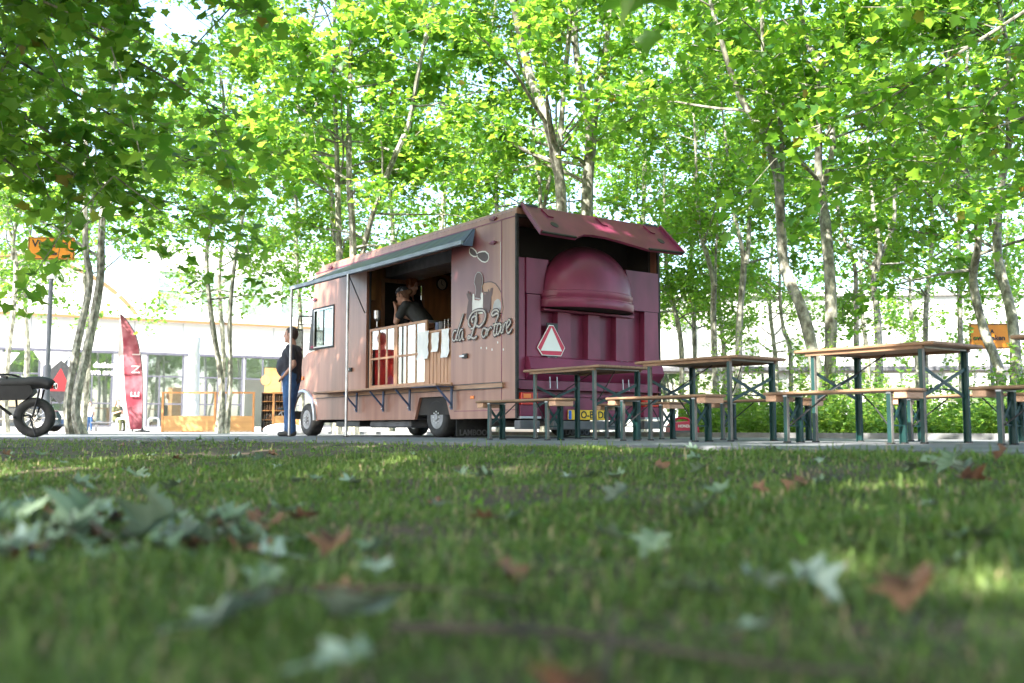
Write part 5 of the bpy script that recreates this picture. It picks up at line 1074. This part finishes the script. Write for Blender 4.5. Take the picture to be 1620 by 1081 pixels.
# a further, sunlit row beyond the grove
for i, (x, y, h_, lb) in enumerate(((-2.6,37,11,'sunlit tree in the far row seen over the serving hatch'),(-.4,39,12,'sunlit tree in the far row over the middle of the truck'),(2.0,36,11,'sunlit tree in the far row above the oven'),(5.0,38,12,'sunlit tree in the far row right of the raised hatch'),(7.4,35,11,'sunlit tree in the far row between the first two background stems'),(10.0,38,12,'sunlit tree in the far row behind the leaning trunk'),(12.8,36,11,'sunlit tree in the far row over the third beer table'),(15.4,38,12,'sunlit tree in the far row left of the right orange sign'),(17.6,35,11,'sunlit tree in the far row at the right edge'),(-6.2,38,11,'sunlit tree in the far row above the cab roof'),(-12.9,30,11,'slim tree hidden behind the twin stems at left, only its crown shows'),(-9.4,32,11,'slim tree hidden behind the pair of slim pale stems, only its crown shows'),(-16.2,33,11,'slim tree behind the motorbike with its crown above the facade'))):
    tree([[(x,y,-.05,.11),(x+.1,y,2.5,.09),(x-.1,y,5,.07),(x+.1,y,8,.04),(x,y,h_,.015)]], lb, 2.9 if x > 3 else 4.2, 3.0 if x > -9 else 3.8, 30, 5200 if x > -9 else 7500, True, .15, group='far row of sunlit trees')
# near trees standing just outside the frame whose crowns hang into it
tree([[(-6.4,8.6,-.05,.14),(-6.35,8.6,2,.12),(-6.2,8.7,4,.10),(-6.3,8.6,6.5,.07),(-6.2,8.8,9,.02)]], 'near plane tree at left, its dark leafy boughs hang across the upper left', 2.9, 3.8, 60, 17500, False, .135,
     extra=[([(-6.3,8.6,3.8),(-5.5,8.8,3.6),(-4.7,9.0,3.1),(-3.9,9.1,2.6),(-3.3,9.2,2.15)], .025), ([(-6.3,8.6,3.6),(-5.6,9.0,3.3),(-5.0,9.2,2.8),(-4.6,9.3,2.5),(-4.4,9.35,2.3)], .022), ([(-6.3,8.6,4.6),(-5.4,8.8,4.5),(-4.6,8.9,4.1),(-3.8,9.0,3.7),(-3.1,9.1,3.3),(-2.6,9.2,3.0)], .03), ([(-6.2,8.7,4.0),(-5.3,9.3,3.9),(-4.6,9.8,3.6),(-3.9,10.2,3.2),(-3.4,10.5,2.9)], .025), ([(-6.3,8.6,4.9),(-5.3,8.2,4.4),(-4.5,7.9,3.9),(-3.7,7.7,3.5),(-2.9,7.5,3.1)], .025), ([(-6.3,8.6,5.6),(-5.2,8.9,5.4),(-4.2,9.1,5.0),(-3.2,9.2,4.5),(-2.5,9.3,4.1)], .03), ([(-6.3,8.6,3.4),(-5.6,8.9,3.3),(-5.0,9.1,3.0),(-4.4,9.2,2.7),(-4.0,9.3,2.4)], .025)])
tree([[(6.9,9.6,-.05,.14),(6.85,9.6,2,.12),(6.7,9.6,4,.10),(6.8,9.7,6.5,.07),(6.7,9.7,9,.02)]], 'near plane tree at right, its long bare boughs cross the upper right', 3.2, 3.4, 40, 11000, False, .14,
     extra=[([(6.75,9.6,5.2),(6.0,9.7,4.9),(5.3,9.8,4.4),(4.5,9.9,3.9),(3.7,10.0,3.4),(3.0,10.1,3.2)], .028), ([(6.75,9.6,4.0),(6.0,9.9,4.2),(5.4,10.1,3.9),(4.8,10.2,3.3),(4.5,10.3,2.7)], .025)] + [([(6.75,9.6,6.4+.3*i),(5.6,9.8+.2*i,6.9+.3*i),(4.4,10+.4*i,7.2+.3*i),(3.2,10.2+.5*i,7.3+.3*i),(2.0,10.3+.7*i,7.2+.3*i),(.8,10.4+.8*i,7.0+.3*i)], .03) for i in range(4)])  # the four highest boughs are added above the view to shade trunks and hatch
tree([[(-11.6,15.2,-.05,.14),(-11.5,15.2,3,.12),(-11.4,15.3,6,.08),(-11.5,15.2,10.5,.02)]], 'plane tree standing left of the motorbike with its crown over the paving', 3.4, 4.0, 44, 8000, True, .23)
tree([[(-3.6,20.6,-.05,.09),(-3.6,20.6,3,.08),(-3.7,20.7,5.5,.06),(-3.8,20.6,8.5,.04),(-3.7,20.6,11.5,.015)]], 'slim plane tree with a high crown right behind the cab', 4.9, 3.6, 36, 6500, True, .22)
tree([[(1.4,-2.4,-.16,.15),(1.35,-2.3,2,.13),(1.2,-2.0,4,.10),(1.0,-1.8,7,.05),(1.0,-1.7,9,.02)]], 'plane tree overhead whose lowest leaf tips hang at the top centre', 4.2, 4.2, 44, 7000, False, .20,
     extra=[([(1.15,-1.9,4.4),(1.0,-.3,3.9),(.8,1.2,3.3),(.6,2.6,2.8),(.45,3.8,2.35),(.42,4.4,2.12)], .03), ([(1.15,-1.9,4.0),(.4,-.2,3.7),(-.1,1.4,3.2),(-.4,2.8,2.7),(-.55,4.2,2.25)], .03)],
     avoid=lambda W: (W[:,1] > .2) & (np.abs(W[:,0]) < .6*W[:,1]+.3) & (W[:,2] < np.where(W[:,1] < 3.2, .6+.53*W[:,1], .11+.41*W[:,1])))

# unseen trees added over and behind the lawn, to throw shade into the view
def clear(W): return (W[:,1] > -.2) & (np.abs(W[:,0]) < .60*np.maximum(W[:,1],0)+.5) & (W[:,2] < .6+.53*np.maximum(W[:,1],0))
for x, y, lb, sp, nl in ((-4.9,4.4,'unseen plane tree added to shade the lawn, just left of the view',4.2,13000), (-4.4,-2.0,'unseen plane tree added for shade behind the viewpoint at left',4.2,4200), (4.9,3.9,'unseen plane tree added to shade the lawn, just right of the view',4.2,9500), (-5.3,6.6,'unseen plane tree added for shade between the lawn and the boughs at upper left',4.4,15000), (3.6,-2.6,'unseen plane tree added for shade behind the viewpoint at right',4.2,7000), (-1.4,-5.2,'unseen plane tree added for shade straight behind the viewpoint',4.2,7000), (-9.6,4.6,'unseen plane tree added for shade far left of the lawn',4.2,7000), (-7.5,-6.0,'unseen plane tree added for shade far behind the viewpoint at left',4.2,6000), (9.0,4.4,'unseen plane tree added for shade beyond the benches at far right',4.0,6000)):
    tree([[(x,y,-.16,.14),(x+.1,y,2.5,.12),(x,y+.1,5,.09),(x+.1,y,7.5,.05),(x,y,9.5,.02)]], lb, 3.9, sp, 46, nl, True, .28, avoid=clear, extra=[([(x,y,5.6),(x+1.2,y+.5+.2*i,6.2+.2*i),(x+2.4,y+1+.4*i,6.7+.2*i),(x+3.6,y+1.4+.6*i,7.0+.2*i),(x+4.8,y+1.7+.8*i,7.0+.2*i),(x+5.8,y+1.9+.9*i,6.9+.2*i)], .03) for i in range(5)] if 'boughs' in lb else (), group='plane trees of the grove')  # long high boughs added above the view to shade the truck

# ================================================================ GROUND COVER AND GRASS
def weeds():
    n = 2700; t = rng.uniform(-4.5, 9.5, n); q = rng.uniform(.1, 1.0, n)**1.2*3.4 + .12
    bx, by = .79, .61; ax, ay = -.61, .79
    X = 2.4 + 5.7*bx + ax*t + bx*q; Y = 4.8 + 5.7*by + ay*t + by*q
    keep = (X > .165*Y); X, Y = X[keep], Y[keep]; n = len(X)
    H = rng.uniform(.2, .62, n)*(1 + .5*np.sin(X*1.7)*np.cos(Y*1.3)); tall = rng.random(n) < .10; H[tall] *= 2.1; H *= 1 + .35*np.clip(q[keep]-1.5, 0, 2)
    Ps, Ds, Us, S = [], [], [], []; sv = MB()
    for i in range(n):
        k = int(7 + H[i]*22); lean = rng.normal(0, .22, 2); u = np.sort(rng.uniform(.1, 1, k)); z = u*H[i]
        p = np.stack([X[i]+lean[0]*z, Y[i]+lean[1]*z, z-.03], 1) + rng.normal(0, .02, (k,3)); Ps.append(p)
        d = rng.normal(0, 1, (k,3)); d[:,2] = rng.uniform(-.1, .9, k); Ds.append(d); S.append(rng.uniform(.035, .085, k)*(1.1-.3*u))
        sv.tube([(X[i],Y[i],-.04),(X[i]+lean[0]*H[i],Y[i]+lean[1]*H[i],H[i]-.03)], [.004,.002], 3, False)
    P = np.concatenate(Ps); D = np.concatenate(Ds); S = np.concatenate(S); m = len(P)
    V, F, tn = scatter(P, D, rng.normal(0, .5, (m,3)) + [0,0,1], S*1.25, LVf*np.array([.75,1,1]), LFf)
    sb = sv.mesh('x', None); sv_ = np.array([tuple(v) for v in sv.v]); q4 = np.array(sv.f)
    sf = np.concatenate([q4[:,[0,1,2]], q4[:,[0,2,3]]]) + len(V)
    o = np_mesh('ground_cover', np.concatenate([V, sv_]), np.concatenate([F, sf]), 'weed'); set_attr(o, 'tint', np.concatenate([tn, np.full(len(sv_), .4)]))
    o['kind'] = 'stuff'; o['label'] = 'leafy green weeds and low shrubs growing along the far edge of the path'; o['category'] = 'ground cover'
weeds()
def grass():
    B = []
    def zone(n, y0, y1, side=.60):
        Y = rng.uniform(y0**2, y1**2, n)**.5; X = rng.uniform(-1, 1, n)*(Y*side + .12); return X, Y
    parts = [zone(17000, .32, 1.2) + (.0022, .030), zone(44000, 1.2, 3.0) + (.0027, .033), zone(72000, 3.0, 7.0) + (.0034, .035), zone(52000, 7.0, 22.0) + (.0055, .036)]
    Vs, Fs, Ts, off = [], [], [], 0
    for X, Y, wd, ht in parts:
        d = lawn_d(X, Y); patch = .5+.5*np.sin(X*3.1+1.3*np.sin(Y*2.2))*np.cos(Y*2.7+X) ; patch2 = .5+.5*np.sin(X*7.7+Y*5.3)*np.sin(Y*8.1-X*3.7)
        keep = (d > -.03) & (rng.random(len(X)) < .25 + 1.2*(.6*patch+.4*patch2)**1.2); X, Y, pt = X[keep], Y[keep], (.6*patch+.4*patch2)[keep]; n = len(X)
        Z = ground_z(X, Y) - .004; h = ht*rng.uniform(.35, 1.35, n)*(.55+.8*pt); fl = rng.random(n) < .09; h[fl] *= rng.uniform(1.4, 2.4, fl.sum())
        az = rng.uniform(0, 2*math.pi, n); ln = rng.uniform(.3, 1.5, n); dx, dy = np.cos(az), np.sin(az); wx, wy = -dy*wd*rng.uniform(.7,1.4,n), dx*wd*rng.uniform(.7,1.4,n)
        b = np.stack([X, Y, Z], 1); w3 = np.stack([wx, wy, np.zeros(n)], 1); l3 = np.stack([dx, dy, np.zeros(n)], 1); up = np.array([0,0,1.])
        m_ = b + l3*(ln*h*.25)[:,None] + up*(h*.6)[:,None]; tp = b + l3*(ln*h*.95)[:,None] + up*(h*np.maximum(1.05-.5*ln,.3))[:,None]
        V = np.stack([b-w3, b+w3, m_+w3*.75, m_-w3*.75, tp], 1).reshape(-1, 3); f0 = np.array([(0,1,2),(0,2,3),(3,2,4)])
        Fs.append((f0[None] + (np.arange(n)*5)[:,None,None]).reshape(-1,3) + off); Vs.append(V); off += len(V)
        tn = rng.random(n)*.75 + .2*pt; tn[rng.random(n) < .10*(1.4-pt)] = 1.0; Ts.append(np.repeat(np.clip(tn,0,1), 5))
    o = np_mesh('lawn_grass', np.concatenate(Vs), np.concatenate(Fs), 'grass'); set_attr(o, 'tint', np.concatenate(Ts)); o['kind'] = 'stuff'
    o['label'] = 'short green lawn grass in front of the path'; o['category'] = 'grass'
grass()
# clover-like broad weeds in the near lawn
def clover():
    n = 1500; Y = rng.uniform(2.0, 8, n); X = rng.uniform(-1, 1, n)*(Y*.58+.1); k = (lawn_d(X, Y) > .15) & (np.sin(X*2.1+3)*np.cos(Y*1.6) > -.1); X, Y = X[k], Y[k]; n = len(X)
    P = np.stack([X, Y, ground_z(X, Y) + rng.uniform(.008, .028, n)], 1); D = rng.normal(0, 1, (n,3)); D[:,2] *= .25
    V, F, tn = scatter(P, D, rng.normal(0, .35, (n,3)) + [0,0,1], rng.uniform(.014, .034, n), LVf*np.array([1.1,1,1]), LFf)
    o = np_mesh('lawn_weeds', V, F, 'weed'); set_attr(o, 'tint', tn*.5); o['kind'] = 'stuff'; o['label'] = 'small broad leaved weeds scattered through the lawn'; o['category'] = 'weeds'
clover()

# ================================================================ FALLEN LEAVES AND TWIGS
def fallen(X, Y, size, m, rz, label, curl=.35, tilt=(0,0), lift=.02, group='fallen leaves on the lawn'):
    q = random.Random(int(X*1000+Y*77)); P = [(0,0),(.12,-.05),(.42,.02),(.33,.13),(.22,.20),(.40,.30),(.55,.46),(.36,.47),(.20,.53),(.16,.70),(.07,.86),(0,1)]
    P = P + [(-x, y) for x, y in P[-2:0:-1]]; ctr = [(0,.1),(0,.3),(0,.5),(0,.75)]; vs = []
    for x, y in P + ctr: vs.append((x*size, (y-.4)*size, size*(curl*(abs(x)**1.4)*.9 + .25*curl*(y-.4)**2 + q.uniform(-.05,.05))))
    k = len(P); fs = []; mid = lambda y: k + min(range(4), key=lambda i: abs(ctr[i][1]-y))
    for i in range(k):
        j = (i+1) % k; a, b = mid(P[i][1]), mid(P[j][1]); fs.append((i, j, b) if a == b else (i, j, b, a))
    o = MB().add(vs, [f for f in fs]).build('fallen_leaf', m, None, True)
    st = MB().tube([(0,-.4*size,.0),(.05*size,-.62*size,.05*size),(.1*size,-.8*size,.16*size)], [.0022,.0018,.0015], 5).build('stalk', 'twig', o)
    o.location = (X, Y, float(ground_z(np.array(X), np.array(Y))) + lift); o.rotation_euler = (tilt[0], tilt[1], rz); tag(o, label, 'leaf', group)
    return o
FL = [(-.205,1.30,.125,'leaf_pale',.5,'large pale leaf lying in the near grass below the cab',.3,(-.35,.2),.035), (-.345,1.20,.13,'leaf_pale',2.2,'big pale curled leaf left of the large pale leaf in the near grass',.35,(-.2,.3),.03),
 (-.79,2.2,.17,'leaf_dry_green',1.2,'big grey green curled leaf in the pile at left',.5,(-.5,.3),.05), (-1.02,2.35,.16,'leaf_dry_green',3.,'dull green leaf leaning at the left of the leaf pile',.5,(-.4,-.3),.05), (-.92,2.15,.13,'leaf_dry_green',4.4,'folded green leaf in the middle of the leaf pile',.6,(.2,.3),.04),
 (-1.18,2.4,.14,'leaf_dry_green',.3,'green leaf at the far left end of the leaf pile',.6,(.3,0),.04), (-.66,2.35,.12,'leaf_dry_green',5.2,'small green leaf at the right end of the leaf pile',.5,(-.3,0),.03),
 (-.165,.95,.085,'leaf_pale',1.9,'pale leaf at the bottom edge left of centre',.25,(-.15,0),.03), (.30,2.9,.10,'leaf_pale',.9,'small pale bluish leaf standing out in the middle of the lawn',.4,(-.6,.2),.04),
 (.048,.93,.07,'leaf_brown',.2,'orange brown leaf at the bottom edge near the centre',.6,(-.6,.2),.02), (.52,1.33,.09,'leaf_brown',2.6,'orange leaf in the near grass at right',.6,(-.4,.3),.03), (.56,1.36,.05,'leaf_pale',.4,'small pale leaf lying on the orange leaf at right',.3,(-.3,0),.055),
 (.265,1.17,.06,'leaf_pale',1.,'little pale leaf in the near grass right of centre',.3,(-.2,0),.03), (.44,1.45,.075,'leaf_pale',4.,'thin pale leaf standing in the grass at right',.8,(-.9,.4),.03), (.37,1.5,.07,'leaf_pale',5.,'pale leaf just left of the thin standing leaf at right',.6,(-.5,0),.03),
 (1.66,3.8,.16,'leaf_dry_green',2.,'large curled green leaf far right in the lawn',.6,(-.5,.2),.05), (1.5,3.7,.13,'leaf_dry_green',.6,'green leaf beside the large curled leaf far right',.5,(-.3,-.2),.04), (1.95,4.0,.10,'leaf_brown',1.1,'brown leaf standing up far right in the lawn',.6,(-1.,.2),.05),
 (-.83,1.72,.075,'leaf_brown',1.4,'orange brown leaf at the left edge under the leaf pile',.5,(-.3,0),.02), (-.35,1.95,.09,'leaf_brown',3.,'brown curled leaf right of the leaf pile',.7,(-.4,0),.03)]
for a in FL: fallen(*a[:6], a[6]*1.5, *a[7:])
q = random.Random(21)
for i in range(190):
    Y = q.uniform(1.5, 11.5) if i < 130 else q.uniform(1.7, 2.9); X = q.uniform(-.54, .54)*Y if i < 130 else q.uniform(-.56, -.22)*Y
    d = float(lawn_d(np.array(X), np.array(Y)))
    if d < .08: continue
    br = q.random() < .22
    fallen(X, Y, q.uniform(.05, .12), 'leaf_brown' if br else q.choice(['leaf_dry_green','leaf_dry_green','leaf_pale']), q.uniform(0, 6.28),
           ('dry brown' if br else 'curled green') + ' fallen leaf ' + ('in the heap at the left of the lawn' if i >= 130 else ('in the near grass' if Y < 3.4 else 'midway across the lawn' if Y < 6.5 else 'in the far lawn towards the path') + (' at left' if X < -.18*Y else ' at right' if X > .18*Y else ' at centre')), q.uniform(.4, 1.1), (q.uniform(-.6,.3), q.uniform(-.4,.4)), q.uniform(.012, .03))
def twig(pts, r, label):
    P = [(x, y, float(ground_z(np.array(x), np.array(y))) + z) for x, y, z in pts]; c = catmull(P, 4)
    o = MB().tube(c, list(np.linspace(r, r*.4, len(c))), 6).build('twig', 'twig', None, True); tag(o, label, 'twig', 'twigs in the grass')
twig([(-.14,1.18,.03),(-.02,1.15,.035),(.06,1.20,.025),(.16,1.05,.035),(.28,1.0,.03),(.36,1.02,.02)], .007, 'dark twig lying across the near grass at centre')
twig([(-1.0,2.4,.08),(-.9,2.15,.06),(-.78,1.95,.05),(-.70,1.85,.03)], .005, 'thin twig sticking out of the leaf pile')
twig([(-.42,1.45,.02),(-.3,1.5,.03),(-.12,1.55,.03),(.02,1.5,.02)], .005, 'thin dark twig in front of the brown curled leaf')
twig([(.085,.98,.02),(.10,1.02,.05),(.11,1.06,.075)], .006, 'short pale twig end rising beside the orange brown leaf')
